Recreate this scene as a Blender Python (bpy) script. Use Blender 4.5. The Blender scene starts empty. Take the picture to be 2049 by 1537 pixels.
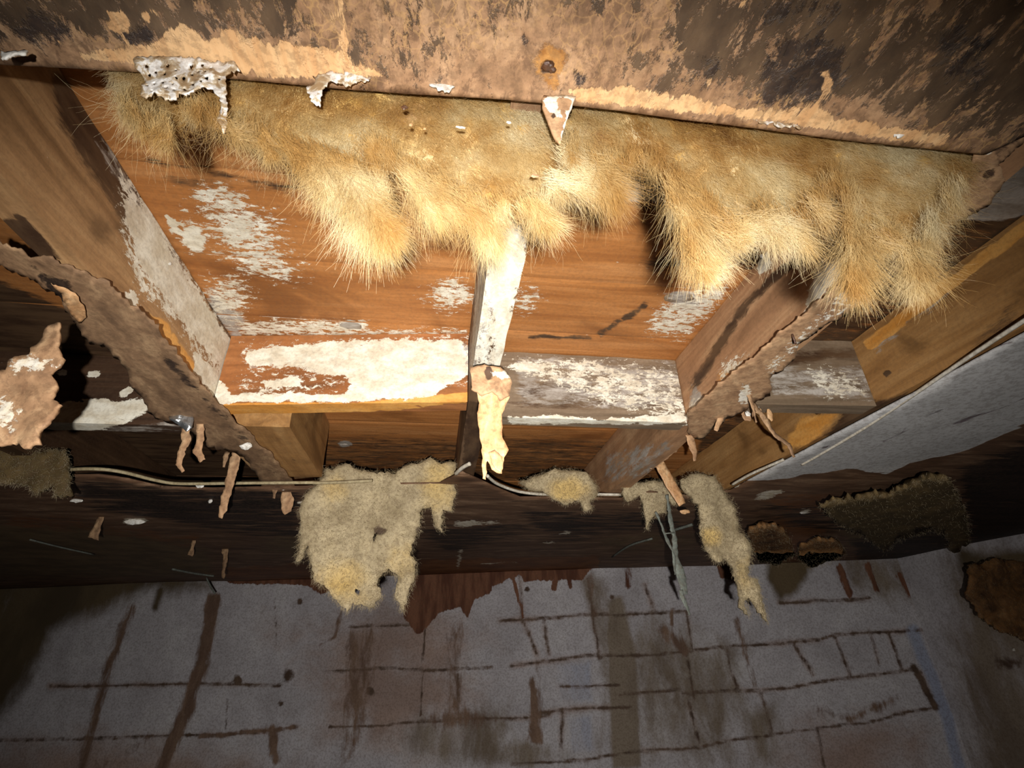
import bpy, bmesh, math, random
import numpy as np
from mathutils import Vector, Matrix, noise as mnoise
from mathutils.geometry import delaunay_2d_cdt

random.seed(7); rng = np.random.default_rng(7)
S = bpy.context.scene
COL = S.collection
CZ = 2.0                      # eye height above the floor
H = .40                       # ceiling plane above the eye

# ------------------------------------------------------------ camera
FPX = 1019.0
CC = np.array([1024.5, 768.5])
_p1 = np.array([970, -1200.]) - CC; _p2 = np.array([865, 1300.]) - CC
_y = np.array([*_p2, FPX]); _y /= np.linalg.norm(_y)
_z = np.array([*_p1, FPX]); _z -= _z @ _y * _y; _z /= np.linalg.norm(_z)
_x = -np.cross(_z, _y); _x /= np.linalg.norm(_x)
RM = np.array([_x, _y, _z])   # rows: world axes seen from the camera (x right, y down, z forward)
cam = bpy.data.cameras.new('camera'); camo = bpy.data.objects.new('camera', cam); COL.objects.link(camo)
cam.sensor_width = 36; cam.lens = 36 * FPX / 2049; cam.clip_start = .01
rx, up, fw = RM[:, 0], -RM[:, 1], RM[:, 2]
M4 = Matrix(((rx[0], up[0], -fw[0], 0), (rx[1], up[1], -fw[1], 0), (rx[2], up[2], -fw[2], CZ), (0, 0, 0, 1)))
camo.matrix_world = M4
S.camera = camo

# ------------------------------------------------------------ light
S.view_settings.view_transform = 'Standard'; S.view_settings.look = 'None'
S.view_settings.gamma = 1; S.view_settings.use_curve_mapping = False
S.view_settings.exposure = 0.0
S.cycles.max_bounces = 3; S.cycles.diffuse_bounces = 2; S.cycles.glossy_bounces = 2; S.cycles.transmission_bounces = 3; S.cycles.use_adaptive_sampling = True; S.cycles.adaptive_threshold = .05
w = bpy.data.worlds.new('world'); S.world = w; w.use_nodes = True
w.node_tree.nodes['Background'].inputs[0].default_value = (.5, .55, .8, 1)
w.node_tree.nodes['Background'].inputs[1].default_value = .02
def spot(name, loc, aim, power, size, blend, rad, col):
    l = bpy.data.lights.new(name, 'SPOT'); o = bpy.data.objects.new(name, l); COL.objects.link(o)
    o.location = loc; d = Vector(aim) - Vector(loc)
    o.rotation_euler = d.to_track_quat('-Z', 'Y').to_euler()
    l.energy = power; l.spot_size = math.radians(size); l.spot_blend = blend; l.shadow_soft_size = rad; l.color = col
    return o
# the flash held next to the lens
spot('flash', (-.004, -.11, CZ - .08), (.10, 1.1, CZ + .0), 100, 128, 1.0, .006, (1, .97, .93))

# ------------------------------------------------------------ picking points of the place
def W(u, v):
    return RM @ np.array([u - CC[0], v - CC[1], FPX])
def onZ(u, v, z=H):
    d = W(u, v); t = z / d[2]; return np.array([d[0] * t, d[1] * t, CZ + z])
def onY(u, v, y):
    d = W(u, v); t = y / d[1]; return np.array([d[0] * t, y, CZ + d[2] * t])
def onX(u, v, x):
    d = W(u, v); t = x / d[0]; return np.array([x, d[1] * t, CZ + d[2] * t])
WN = np.array([.2, 1.]); WD = .2 * .3 + 3.08       # back wall: .2x + y = WD
def onW(u, v, off=0):
    d = W(u, v); t = (WD - off) / (d[0] * WN[0] + d[1] * WN[1]); return np.array([d[0] * t, d[1] * t, CZ + d[2] * t])
def ref(P):                    # where a point of the place shows in the photograph (used to copy stains)
    P = np.asarray(P, float) - np.array([0, 0, CZ]); C = P @ RM
    k = C[:, 2] > .03; zz = np.where(k, C[:, 2], 1)
    uv = np.stack([C[:, 0] / zz * FPX + CC[0], C[:, 1] / zz * FPX + CC[1]], 1); uv[~k] = -9999
    return uv

# ------------------------------------------------------------ stain fields
def sd_poly(P, poly):
    poly = np.asarray(poly, float); d = np.full(len(P), 1e18); ins = np.zeros(len(P), bool)
    for i in range(len(poly)):
        a = poly[i]; b = poly[(i + 1) % len(poly)]
        e = b - a; w_ = P - a; t = np.clip((w_ @ e) / (e @ e + 1e-9), 0, 1)
        q = w_ - t[:, None] * e; d = np.minimum(d, (q * q).sum(1))
        c = ((a[1] > P[:, 1]) != (b[1] > P[:, 1])) & (P[:, 0] < (b[0] - a[0]) * (P[:, 1] - a[1]) / (b[1] - a[1] + 1e-12) + a[0])
        ins ^= c
    d = np.sqrt(d); return np.where(ins, d, -d)
def sd_line(P, pts):
    pts = np.asarray(pts, float); d = np.full(len(P), 1e18)
    for a, b in zip(pts[:-1], pts[1:]):
        e = b - a; w_ = P - a; t = np.clip((w_ @ e) / (e @ e + 1e-9), 0, 1)
        q = w_ - t[:, None] * e; d = np.minimum(d, (q * q).sum(1))
    return np.sqrt(d)
def field(P, shapes):
    F = np.zeros(len(P))
    for s in shapes:
        if s[0] == 'p': _, pts, soft, st = s; v = np.clip(.5 + sd_poly(P, pts) / (2 * soft), 0, 1) * st
        elif s[0] == 'l': _, pts, wd, soft, st = s; v = np.clip(.5 + (wd - sd_line(P, pts)) / (2 * soft), 0, 1) * st
        else:
            _, cx, cy, a, b, ang, soft, st = s
            c, n = math.cos(math.radians(ang)), math.sin(math.radians(ang))
            x = (P[:, 0] - cx) * c + (P[:, 1] - cy) * n; y = -(P[:, 0] - cx) * n + (P[:, 1] - cy) * c
            r = np.sqrt((x / a) ** 2 + (y / b) ** 2); v = np.clip(.5 + (1 - r) / (2 * soft), 0, 1) * st
        F = np.maximum(F, v)
    return F
def stains(ob, warp=1., **kw):
    me = ob.data; n = len(me.vertices); co = np.empty(n * 3); me.vertices.foreach_get('co', co)
    P = co.reshape(-1, 3) + np.array(ob.location); uv = ref(P)
    dpx = np.linalg.norm(P - np.array([0, 0, CZ]), axis=1) / FPX      # metres per photo pixel there
    vis = (uv[:, 0] > -150) & (uv[:, 0] < 2200) & (uv[:, 1] > -150) & (uv[:, 1] < 1690)
    for i in np.nonzero(vis)[0]:
        q = Vector(P[i] / max(dpx[i], 1e-4) * .03); g = mnoise.noise_vector(q) * 4.5 + mnoise.noise_vector(q * 3.3) * 2.6; uv[i, 0] += g[0] * warp; uv[i, 1] += g[1] * warp
    for k, sh in kw.items():
        a = me.attributes.new(k, 'FLOAT', 'POINT'); a.data.foreach_set('value', field(uv, sh).astype(np.float32))

# ------------------------------------------------------------ materials
def C(r, g, b):                # sRGB 0..255 to linear
    f = lambda c: c / 12.92 if c <= .04045 else ((c + .055) / 1.055) ** 2.4
    return (f(r / 255), f(g / 255), f(b / 255), 1)
class NT:
    def __init__(s, name):
        s.m = bpy.data.materials.new(name); s.m.use_nodes = True; s.t = s.m.node_tree; s.n = s.t.nodes; s.n.clear()
        s.out = s.n.new('ShaderNodeOutputMaterial'); s.b = s.n.new('ShaderNodeBsdfPrincipled'); s.L(s.b.outputs[0], s.out.inputs[0])
        s.co = s.n.new('ShaderNodeNewGeometry').outputs['Position']
        s.co = s.n.new('ShaderNodeTexCoord').outputs['Object']
    def L(s, a, b): s.t.links.new(a, b)
    def noise(s, sc, scale=1, detail=6, rough=.6, dist=0, off=0, co=None):
        m = s.n.new('ShaderNodeMapping'); m.inputs['Scale'].default_value = sc; m.inputs['Location'].default_value = (off, off * .7, off * 1.3)
        s.L(co or s.co, m.inputs[0]); t = s.n.new('ShaderNodeTexNoise'); s.L(m.outputs[0], t.inputs['Vector'])
        t.inputs['Scale'].default_value = scale; t.inputs['Detail'].default_value = detail; t.inputs['Roughness'].default_value = rough
        t.inputs['Distortion'].default_value = dist; return t.outputs['Fac']
    def vor(s, sc, scale, feat='DISTANCE_TO_EDGE'):
        m = s.n.new('ShaderNodeMapping'); m.inputs['Scale'].default_value = sc; s.L(s.co, m.inputs[0])
        t = s.n.new('ShaderNodeTexVoronoi'); t.feature = feat; t.inputs['Scale'].default_value = scale; s.L(m.outputs[0], t.inputs['Vector']); return t.outputs[0]
    def ramp(s, fac, stops):
        r = s.n.new('ShaderNodeValToRGB'); e = r.color_ramp.elements
        while len(e) < len(stops): e.new(.5)
        for k, (p, c) in zip(e, stops): k.position = p; k.color = c
        s.L(fac, r.inputs[0]); return r.outputs[0]
    def mix(s, fac, a, b):
        m = s.n.new('ShaderNodeMix'); m.data_type = 'RGBA'
        if isinstance(fac, float): m.inputs[0].default_value = fac
        else: s.L(fac, m.inputs[0])
        for i, v in ((6, a), (7, b)):
            if isinstance(v, tuple): m.inputs[i].default_value = v
            else: s.L(v, m.inputs[i])
        return m.outputs[2]
    def math(s, op, a, b=0., c=None):
        m = s.n.new('ShaderNodeMath'); m.operation = op
        for i, v in enumerate((a, b) if c is None else (a, b, c)):
            if isinstance(v, (int, float)): m.inputs[i].default_value = v
            else: s.L(v, m.inputs[i])
        return m.outputs[0]
    def step(s, x, a, b):
        m = s.n.new('ShaderNodeMapRange'); m.interpolation_type = 'SMOOTHSTEP'; s.L(x, m.inputs[0]); m.inputs[1].default_value = a; m.inputs[2].default_value = b
        return m.outputs[0]
    def attr(s, n):
        a = s.n.new('ShaderNodeAttribute'); a.attribute_name = n; return a.outputs['Fac']
    def bump(s, h, st, dist=.002):
        b = s.n.new('ShaderNodeBump'); b.inputs['Strength'].default_value = st; b.inputs['Distance'].default_value = dist; s.L(h, b.inputs['Height']); s.L(b.outputs[0], s.b.inputs['Normal'])
    def done(s, col, rough=.75, spec=.2):
        s.L(col, s.b.inputs['Base Color'])
        if isinstance(rough, float): s.b.inputs['Roughness'].default_value = rough
        else: s.L(rough, s.b.inputs['Roughness'])
        s.b.inputs['Specular IOR Level'].default_value = spec; return s.m

def layered(name, base, grain, gs, layers, rough=.75, spec=.2, bump=.4, dist=.0015, gd=.6, extra=None, mot=110, mots=.35, mdark=(.10, .06, .035, 1), lr=.68):
    """base: ramp stops over a noise with scale vector `grain`; layers: (attribute, colour a, colour b, noise scale vec, amplitude, edge)"""
    t = NT(name); g = t.noise(grain, gs, 6, .62, gd); col = t.ramp(g, base)
    fine = t.noise(tuple(v * 4 for v in grain), gs, 5, .7, 0, 3.1)
    col = t.mix(t.step(fine, .30, .75), col, t.mix(.45, col, base[0][1])); h = g
    if extra: col = extra(t, col)
    for i, (a, ca, cb, sv, amp, edge) in enumerate(layers):
        n = t.noise(sv, 1, 6, lr, .3, 5.3 * (i + 1)); f = t.math('MULTIPLY_ADD', t.math('SUBTRACT', n, .5), amp, t.attr(a))
        f = t.step(f, .5 - edge, .5 + edge)
        n2 = t.noise(tuple(v * .6 for v in sv), 1, 5, .6, 0, 9.7 * (i + 1))
        col = t.mix(f, col, t.mix(t.step(n2, .35, .65), ca, cb)); h = t.math('ADD', h, t.math('MULTIPLY', f, .7))
    mt = t.noise((1, 1, 1), mot, 4, .75, 0, 2.2); col = t.mix(t.math('MULTIPLY', t.step(mt, .56, .38), mots), col, mdark)
    t.bump(h, bump, dist); t.done(col, rough, spec); return t.m

CREAM, CREAM2, OFFW = C(240, 234, 216), C(214, 202, 178), C(222, 222, 226)
def wood_extra(c1):
    dk = tuple(v * .55 for v in c1[:3]) + (1,)
    def f(t, col):
        big = t.noise((2.2, 4, 5), 1, 4, .6, 1.5, 7.7); col = t.mix(t.math('MULTIPLY', t.step(big, .52, .72), .65), col, dk)
        return col
    return f
def woodmat(name, c1, c2, c3, axis, layers=None, gs=1.0, bump=.35):
    """axis: along which the grain runs, 0 = x, 1 = y"""
    g = (2.2, 26, 26) if axis == 0 else (26, 2.2, 26)
    sp = (14, 60, 60) if axis == 0 else (60, 14, 60)
    L_ = [('dark', C(62, 42, 28), C(96, 72, 50), sp, .9, .14), ('grey', C(150, 140, 128), C(186, 178, 168), sp, 1.0, .10),
          ('gold', C(206, 140, 62), C(226, 168, 92), sp, .7, .12),
          ('paint', CREAM2, CREAM, tuple(55 if v < 20 else 120 for v in sp), 2.3, .05), ('solid', CREAM2, CREAM, tuple(40 if v < 20 else 80 for v in sp), 1.5, .04)]
    return layered(name, [(.28, c1), (.5, c2), (.72, c3)], g, gs, L_, .62, .28, bump, .0012, 1.1, wood_extra(c1), 150, .2, lr=.8)

M = {}
M['subfloor'] = woodmat('orange pine boards', C(150, 92, 46), C(184, 122, 66), C(206, 146, 90), 0)
M['block'] = woodmat('blocking pine', C(120, 74, 40), C(166, 106, 60), C(190, 130, 80), 0)
M['greyblock'] = woodmat('weathered blocking', C(100, 84, 66), C(136, 116, 94), C(160, 140, 116), 0)
M['joistA'] = woodmat('brown joist', C(120, 88, 56), C(172, 132, 90), C(206, 168, 120), 1)
M['joistM'] = woodmat('dark joist', C(84, 60, 42), C(120, 92, 66), C(158, 128, 98), 1)
M['joistR'] = woodmat('stained joist', C(138, 102, 72), C(172, 130, 94), C(196, 158, 118), 1)
M['joistC'] = woodmat('ochre joist', C(132, 92, 50), C(168, 124, 74), C(186, 144, 92), 1)
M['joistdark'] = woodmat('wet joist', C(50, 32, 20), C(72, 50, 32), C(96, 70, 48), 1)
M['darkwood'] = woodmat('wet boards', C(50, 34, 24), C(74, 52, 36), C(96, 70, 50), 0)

def near_extra(t, col):
    wv = t.noise((9, 9, 9), 1, 3, .5, 0, 4)
    m = t.n.new('ShaderNodeMapping'); m.inputs['Scale'].default_value = (1, .62, 1)
    add = t.n.new('ShaderNodeVectorMath'); add.operation = 'ADD'; sc = t.n.new('ShaderNodeVectorMath'); sc.operation = 'SCALE'
    nn = t.n.new('ShaderNodeTexNoise'); nn.inputs['Scale'].default_value = 60; nn.inputs['Detail'].default_value = 4; t.L(t.co, nn.inputs['Vector'])
    t.L(nn.outputs['Color'], sc.inputs[0]); sc.inputs['Scale'].default_value = .018
    t.L(t.co, add.inputs[0]); t.L(sc.outputs[0], add.inputs[1]); t.L(add.outputs[0], m.inputs[0])
    v = t.n.new('ShaderNodeTexVoronoi'); v.feature = 'DISTANCE_TO_EDGE'; v.inputs['Scale'].default_value = 125; t.L(m.outputs[0], v.inputs['Vector'])
    e = t.math('SUBTRACT', 1., t.step(v.outputs[0], .0, .09))
    e = t.math('MULTIPLY', e, t.step(wv, .40, .58))
    sp = t.noise((120, 70, 120), 1, 7, .75, .4, 6.1); col = t.mix(t.math('MULTIPLY', t.step(sp, .50, .60), .55), col, C(92, 68, 52))
    return t.mix(t.math('MULTIPLY', e, .6), col, C(196, 156, 104))
M['near'] = layered('mouldy plasterboard face', [(.3, C(122, 94, 70)), (.5, C(166, 130, 98)), (.7, C(192, 156, 120))], (40, 24, 40), 1,
    [('mould', C(74, 60, 48), C(106, 86, 66), (60, 30, 60), 3.4, .12), ('mould2', C(44, 36, 34), C(66, 54, 48), (60, 34, 60), 2.2, .12),
     ('peach', C(206, 160, 112), C(222, 182, 134), (170, 28, 170), 1.6, .05), ('rust', C(140, 92, 44), C(186, 136, 76), (120, 120, 120), 1.5, .16),
     ('hole', C(40, 24, 10), C(60, 34, 14), (200, 200, 200), .5, .1)], .5, .45, .55, .002, .4, near_extra, lr=.8)
M['far'] = layered('black mouldy ceiling', [(.3, C(74, 52, 38)), (.5, C(112, 82, 60)), (.72, C(160, 128, 100))], (5, 20, 10), 1,
    [('brown', C(104, 64, 36), C(132, 86, 52), (12, 20, 12), .9, .12), ('olive', C(92, 74, 50), C(118, 96, 66), (14, 14, 14), .8, .16),
     ('black', C(30, 22, 18), C(52, 38, 32), (6, 34, 10), 2.0, .16), ('clean', C(186, 184, 182), C(204, 202, 200), (8, 8, 8), .5, .05),
     ('streak', C(90, 78, 84), C(120, 108, 112), (30, 10, 10), .7, .08), ('paint', C(200, 186, 160), C(224, 214, 196), (60, 90, 60), 1.2, .04)], .7, .2, .4, .002, .8)
M['wall'] = layered('stained painted block wall', [(.25, C(170, 164, 166)), (.5, C(202, 197, 200)), (.75, C(220, 216, 216))], (3, 3, 3), 1,
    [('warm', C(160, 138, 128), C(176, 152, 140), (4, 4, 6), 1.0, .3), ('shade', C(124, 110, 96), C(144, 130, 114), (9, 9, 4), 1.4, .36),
     ('blue', C(156, 162, 184), C(172, 178, 196), (4, 4, 2), .8, .2), ('joint', C(78, 62, 52), C(108, 88, 74), (26, 26, 26), 1.5, .28),
     ('drip', C(112, 88, 74), C(138, 112, 94), (26, 26, 8), 1.7, .26), ('redbrown', C(92, 56, 42), C(130, 88, 66), (40, 40, 8), 1.5, .12),
     ('olive', C(84, 72, 54), C(108, 92, 68), (6, 6, 3), 1.0, .3)], .8, .15, .3, .004, .4)
M['plain'] = layered('painted wall', [(.3, C(110, 106, 112)), (.7, C(140, 136, 140))], (2, 2, 2), 1, [], .85, .1, .2)
M['floor'] = layered('floor boards', [(.3, C(60, 50, 42)), (.7, C(96, 82, 68))], (2, 10, 2), 1, [], .8, .1, .2)
M['paper'] = layered('torn tan board paper', [(.3, C(140, 106, 78)), (.5, C(180, 142, 106)), (.7, C(208, 172, 132))], (30, 30, 30), 1,
    [('dark', C(64, 46, 36), C(88, 66, 52), (50, 50, 50), 1.1, .1), ('paint', C(236, 222, 196), C(240, 234, 220), (120, 120, 120), 1.7, .06)], .7, .25, .35, .0012)
M['paperlight'] = layered('peach torn paper', [(.3, C(184, 134, 90)), (.5, C(212, 166, 118)), (.7, C(232, 196, 150))], (40, 40, 25), 1,
    [('dark', C(96, 66, 48), C(120, 88, 64), (60, 60, 60), 1.1, .1)], .5, .4, .7, .002)
M['paperdark'] = layered('brown damp paper', [(.3, C(104, 80, 60)), (.5, C(150, 118, 88)), (.7, C(190, 156, 118))], (30, 12, 24), 1,
    [('dark', C(44, 34, 28), C(60, 46, 38), (40, 40, 40), 1.1, .12)], .75, .2, .7, .002)
M['white'] = layered('white plaster', [(.3, C(196, 188, 176)), (.5, C(228, 224, 214)), (.7, C(244, 242, 236))], (60, 60, 60), 1, [], .5, .4, .6, .001)
M['crust'] = layered('flaking crust', [(.40, C(150, 124, 92)), (.47, C(196, 182, 158)), (.52, C(238, 236, 232))], (90, 90, 90), 1, [], .45, .5, .6, .001)
M['edge'] = layered('plasterboard edge', [(.3, C(190, 178, 156)), (.55, C(222, 214, 198)), (.75, C(236, 232, 222))], (12, 40, 40), 1, [], .7, .2, .5, .001)
M['cable'] = layered('dusty cable', [(.3, C(150, 134, 100)), (.7, C(196, 182, 146))], (30, 30, 30), 1, [], .6, .3, .2)
M['web'] = layered('grey dusty web', [(.3, C(92, 96, 90)), (.7, C(140, 146, 136))], (60, 60, 40), 1, [], .9, .1, .6)
M['nail'] = layered('rusty metal', [(.3, C(40, 22, 14)), (.7, C(92, 52, 26))], (200, 200, 200), 1, [], .45, .6, .5)
M['foil'] = layered('foil', [(.3, C(190, 196, 200)), (.7, C(226, 230, 232))], (60, 60, 60), 1, [], .18, .8, .9)
M['foil'].node_tree.nodes['Principled BSDF'].inputs['Metallic'].default_value = .9
def fibremat(name, stops):
    t = NT(name); t.n.remove(t.b); col = t.ramp(t.noise((13, 13, 11), 1, 5, .6), stops)
    a = t.n.new('ShaderNodeBsdfDiffuse'); b = t.n.new('ShaderNodeBsdfTranslucent'); g = t.n.new('ShaderNodeBsdfGlossy'); g.inputs['Roughness'].default_value = .35
    for k in (a, b): t.L(col, k.inputs['Color'])
    m = t.n.new('ShaderNodeMixShader'); m.inputs[0].default_value = .45; t.L(a.outputs[0], m.inputs[1]); t.L(b.outputs[0], m.inputs[2])
    m2 = t.n.new('ShaderNodeMixShader'); m2.inputs[0].default_value = .06; t.L(m.outputs[0], m2.inputs[1]); t.L(g.outputs[0], m2.inputs[2]); t.L(m2.outputs[0], t.out.inputs[0]); return t.m
def woolmat(name, stops, gs, lay=(), bump=.8):
    return layered(name, stops, gs, 1, list(lay), .85, .12, bump, .004, .3)
M['wool'] = woolmat('golden fibreglass', [(.28, C(150, 106, 46)), (.42, C(186, 146, 74)), (.55, C(206, 172, 104)), (.7, C(222, 198, 142))], (13, 13, 11),
    [('brown', C(132, 100, 72), C(160, 128, 96), (14, 14, 9), .8, .3), ('cream', C(214, 194, 146), C(226, 210, 168), (14, 14, 10), .8, .35)])
M['hair'] = fibremat('glass fibres', [(.34, C(150, 106, 54)), (.45, C(194, 154, 92)), (.54, C(212, 184, 130)), (.66, C(230, 214, 174))])
M['hairgrey'] = fibremat('dusty glass fibres', [(.3, C(160, 142, 110)), (.5, C(186, 168, 132)), (.7, C(208, 190, 154))])
M['felt'] = woolmat('dusty beige wool', [(.3, C(150, 134, 104)), (.5, C(180, 164, 132)), (.7, C(202, 184, 146))], (14, 14, 14),
    [('gold', C(196, 166, 104), C(212, 182, 120), (16, 16, 16), .8, .3), ('dark', C(70, 56, 48), C(92, 76, 62), (20, 20, 20), .8, .15)])
M['feltdark'] = woolmat('dirty olive wool', [(.3, C(70, 58, 38)), (.5, C(96, 80, 52)), (.7, C(124, 102, 66))], (12, 12, 12),
    [('gold', C(134, 96, 54), C(156, 116, 70), (16, 16, 16), .9, .25), ('dark', C(38, 28, 22), C(56, 42, 32), (16, 16, 16), .9, .2)])
M['feltbrown'] = woolmat('brown wool clump', [(.3, C(110, 74, 42)), (.5, C(140, 100, 60)), (.7, C(166, 124, 80))], (16, 16, 16), [('dark', C(50, 34, 24), C(66, 46, 34), (16, 16, 16), .9, .2)])

# ------------------------------------------------------------ objects
def tag(o, label=None, cat=None, group=None, kind=None):
    for k, v in (('label', label), ('category', cat), ('group', group), ('kind', kind)):
        if v: o[k] = v
    return o
def mk(name, verts, faces, mat, parent=None, smooth=True, org=None):
    V = np.asarray(verts, float)
    if org is None: org = np.array([(V[:, 0].min() + V[:, 0].max()) / 2, (V[:, 1].min() + V[:, 1].max()) / 2, V[:, 2].max()])
    org = np.asarray(org, float)
    me = bpy.data.meshes.new(name); me.from_pydata((V - org).tolist(), [], [tuple(f) for f in faces]); me.update()
    if smooth: me.shade_smooth()
    me.materials.append(M[mat] if isinstance(mat, str) else mat)
    o = bpy.data.objects.new(name, me); COL.objects.link(o); o.location = org
    if parent: o.parent = parent; o.matrix_parent_inverse = Matrix.Translation(parent.location).inverted()
    return o
def nz(P, s, seed=0):
    return np.array([mnoise.noise(Vector((p[0] * s + seed, p[1] * s + seed * .3, p[2] * s))) for p in P])
def box(name, x0, x1, y0, y1, z0, z1, mat, step=.01, rough=.0008, parent=None, tilt=None):
    """a board with subdivided faces, slightly worn; z is measured from the eye"""
    V = []; F = []; idx = {}
    nx, ny, nz_ = [max(1, int(round(d / step))) for d in (x1 - x0, y1 - y0, z1 - z0)]
    def vid(i, j, k):
        key = (i, j, k)
        if key not in idx:
            idx[key] = len(V); V.append((x0 + (x1 - x0) * i / nx, y0 + (y1 - y0) * j / ny, CZ + z0 + (z1 - z0) * k / nz_))
        return idx[key]
    for i in range(nx):
        for j in range(ny):
            F.append((vid(i, j, 0), vid(i, j + 1, 0), vid(i + 1, j + 1, 0), vid(i + 1, j, 0)))
            F.append((vid(i, j, nz_), vid(i + 1, j, nz_), vid(i + 1, j + 1, nz_), vid(i, j + 1, nz_)))
    for i in range(nx):
        for k in range(nz_):
            F.append((vid(i, 0, k), vid(i + 1, 0, k), vid(i + 1, 0, k + 1), vid(i, 0, k + 1)))
            F.append((vid(i, ny, k), vid(i, ny, k + 1), vid(i + 1, ny, k + 1), vid(i + 1, ny, k)))
    for j in range(ny):
        for k in range(nz_):
            F.append((vid(0, j, k), vid(0, j, k + 1), vid(0, j + 1, k + 1), vid(0, j + 1, k)))
            F.append((vid(nx, j, k), vid(nx, j + 1, k), vid(nx, j + 1, k + 1), vid(nx, j, k + 1)))
    V = np.array(V)
    if tilt is not None: V = tilt(V)
    if rough:
        V[:, 2] += nz(V, 25) * rough; V[:, 0] += nz(V, 22, 7) * rough; V[:, 1] += nz(V, 20, 3) * rough
    o = mk(name, V, F, mat, parent, smooth=False); return o
def densify(poly, jag, seed=0, step=6, freq=.09):
    """adds points along an outline and frays it by jag (same unit as the outline)"""
    out = []; n = len(poly); tot = 0
    for i in range(n):
        a = np.array(poly[i], float); b = np.array(poly[(i + 1) % n], float); L_ = np.linalg.norm(b - a); k = max(1, int(L_ / step))
        nrm = np.array([b[1] - a[1], a[0] - b[0]]) / (L_ + 1e-9)
        for j in range(k):
            p = a + (b - a) * j / k; t = tot + L_ * j / k
            q = 1.1 * mnoise.noise(Vector((t * freq * .35, seed, 0))) + .8 * mnoise.noise(Vector((t * freq, seed, 3))) + .6 * mnoise.noise(Vector((t * freq * 3.1, seed, 5))) + .3 * (random.random() - .5)
            out.append(p + nrm * q * jag)
        tot += L_
    return out
def sheet(name, poly, to3, mat, thick, tdir, jag=3, seed=1, step=8, grid=12, disp=.003, dfreq=30, parent=None, holes=(), fdisp=None):
    """a torn sheet: outline in photo pixels, to3 puts each point in its place, thick along tdir"""
    b = densify(poly, jag, seed, step); loops = [b] + [densify(h, jag * .6, seed + 3, step * .7) for h in holes]
    pts = []; edges = []
    for lp in loops:
        s0 = len(pts); pts += [Vector(p) for p in lp]; edges += [(s0 + i, s0 + (i + 1) % len(lp)) for i in range(len(lp))]
    A = np.array(b); lo, hi = A.min(0), A.max(0); g = []
    for x in np.arange(lo[0], hi[0], grid):
        for y in np.arange(lo[1], hi[1], grid): g.append((x + (random.random() - .5) * grid * .7, y + (random.random() - .5) * grid * .7))
    if g:
        g = np.array(g); k = sd_poly(g, b) > grid * .35
        for h in loops[1:]: k &= sd_poly(g, h) < -grid * .35
        pts += [Vector(p) for p in g[k]]
    vs, es, fs, *_ = delaunay_2d_cdt(pts, edges, [], 0, 1e-6)
    P2 = np.array([(v[0], v[1]) for v in vs])
    cen = np.array([P2[list(f)].mean(0) for f in fs]); keep = sd_poly(cen, b) > 0
    for h in loops[1:]: keep &= sd_poly(cen, h) < 0
    fs = [f for f, k in zip(fs, keep) if k]
    P = np.array([to3(p[0], p[1]) for p in P2]); td = np.array(tdir, float); td /= np.linalg.norm(td)
    e = nz(P, dfreq, seed) + .5 * nz(P, dfreq * 2.3, seed + 9)
    P = P + td * (e * disp)[:, None]
    if fdisp is not None: P = fdisp(P, P2)
    inn = np.clip(sd_poly(P2, b) / (grid * .8), 0, 1)
    for h in loops[1:]: inn = np.minimum(inn, np.clip(-sd_poly(P2, h) / (grid * .8), 0, 1))
    n = len(P); Q = P + td * (thick * (.35 + .65 * inn))[:, None]
    cnt = {}
    for f in fs:
        for i in range(len(f)):
            k = (f[i], f[(i + 1) % len(f)]); cnt[k] = cnt.get(k, 0) + 1
    F = [tuple(f) for f in fs] + [tuple(n + i for i in reversed(f)) for f in fs]
    for (a, c) in cnt:
        if (c, a) not in cnt: F.append((c, a, n + a, n + c))
    return mk(name, np.vstack([P, Q]), F, mat, parent)
def strip(name, pts, widths, to3, mat, thick=.003, jag=2, seed=1, curl=0, parent=None, tdir=(0, 1, 0)):
    """a hanging strip along a centre line in the photo; widths in pixels"""
    L_, R_ = [], []
    for i, (p, wd) in enumerate(zip(pts, widths)):
        a = np.array(pts[max(0, i - 1)], float); c = np.array(pts[min(len(pts) - 1, i + 1)], float); d = (c - a) / np.linalg.norm(c - a)
        n = np.array([-d[1], d[0]]); L_.append(np.array(p) + n * wd / 2); R_.append(np.array(p) - n * wd / 2)
    return sheet(name, L_ + R_[::-1], to3, mat, thick, tdir, jag, seed, 4, 5, .0015, 60, parent)
def tube(name, pts, rad, mat, parent=None, seg=6):
    V = []; F = []; pts = [np.array(p, float) for p in pts]
    for i, p in enumerate(pts):
        d = pts[min(i + 1, len(pts) - 1)] - pts[max(i - 1, 0)]; d /= np.linalg.norm(d)
        a = np.cross(d, (0, 0, 1) if abs(d[2]) < .9 else (1, 0, 0)); a /= np.linalg.norm(a); b = np.cross(d, a); r = rad[i] if hasattr(rad, '__len__') else rad
        for k in range(seg): V.append(p + (a * math.cos(2 * math.pi * k / seg) + b * math.sin(2 * math.pi * k / seg)) * r)
    for i in range(len(pts) - 1):
        for k in range(seg): F.append((i * seg + k, i * seg + (k + 1) % seg, (i + 1) * seg + (k + 1) % seg, (i + 1) * seg + k))
    F.append(tuple(range(seg))[::-1]); F.append(tuple(range(len(V) - seg, len(V))))
    return mk(name, V, F, mat, parent)
def flake(name, c, s, mat, seed, parent=None):
    """an irregular crumb of plaster or rust"""
    r = random.Random(seed); bm = bmesh.new(); bmesh.ops.create_icosphere(bm, subdivisions=2, radius=1)
    V = []
    for v in bm.verts:
        q = v.co; k = 1 + .45 * mnoise.noise(q * 1.7 + Vector((seed * 3.1, 0, 0)))
        V.append((c[0] + q.x * s[0] * k, c[1] + q.y * s[1] * k, c[2] + q.z * s[2] * k))
    F = [[v.index for v in f.verts] for f in bm.faces]; bm.free()
    return mk(name, V, F, mat, parent, smooth=False)

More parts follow.
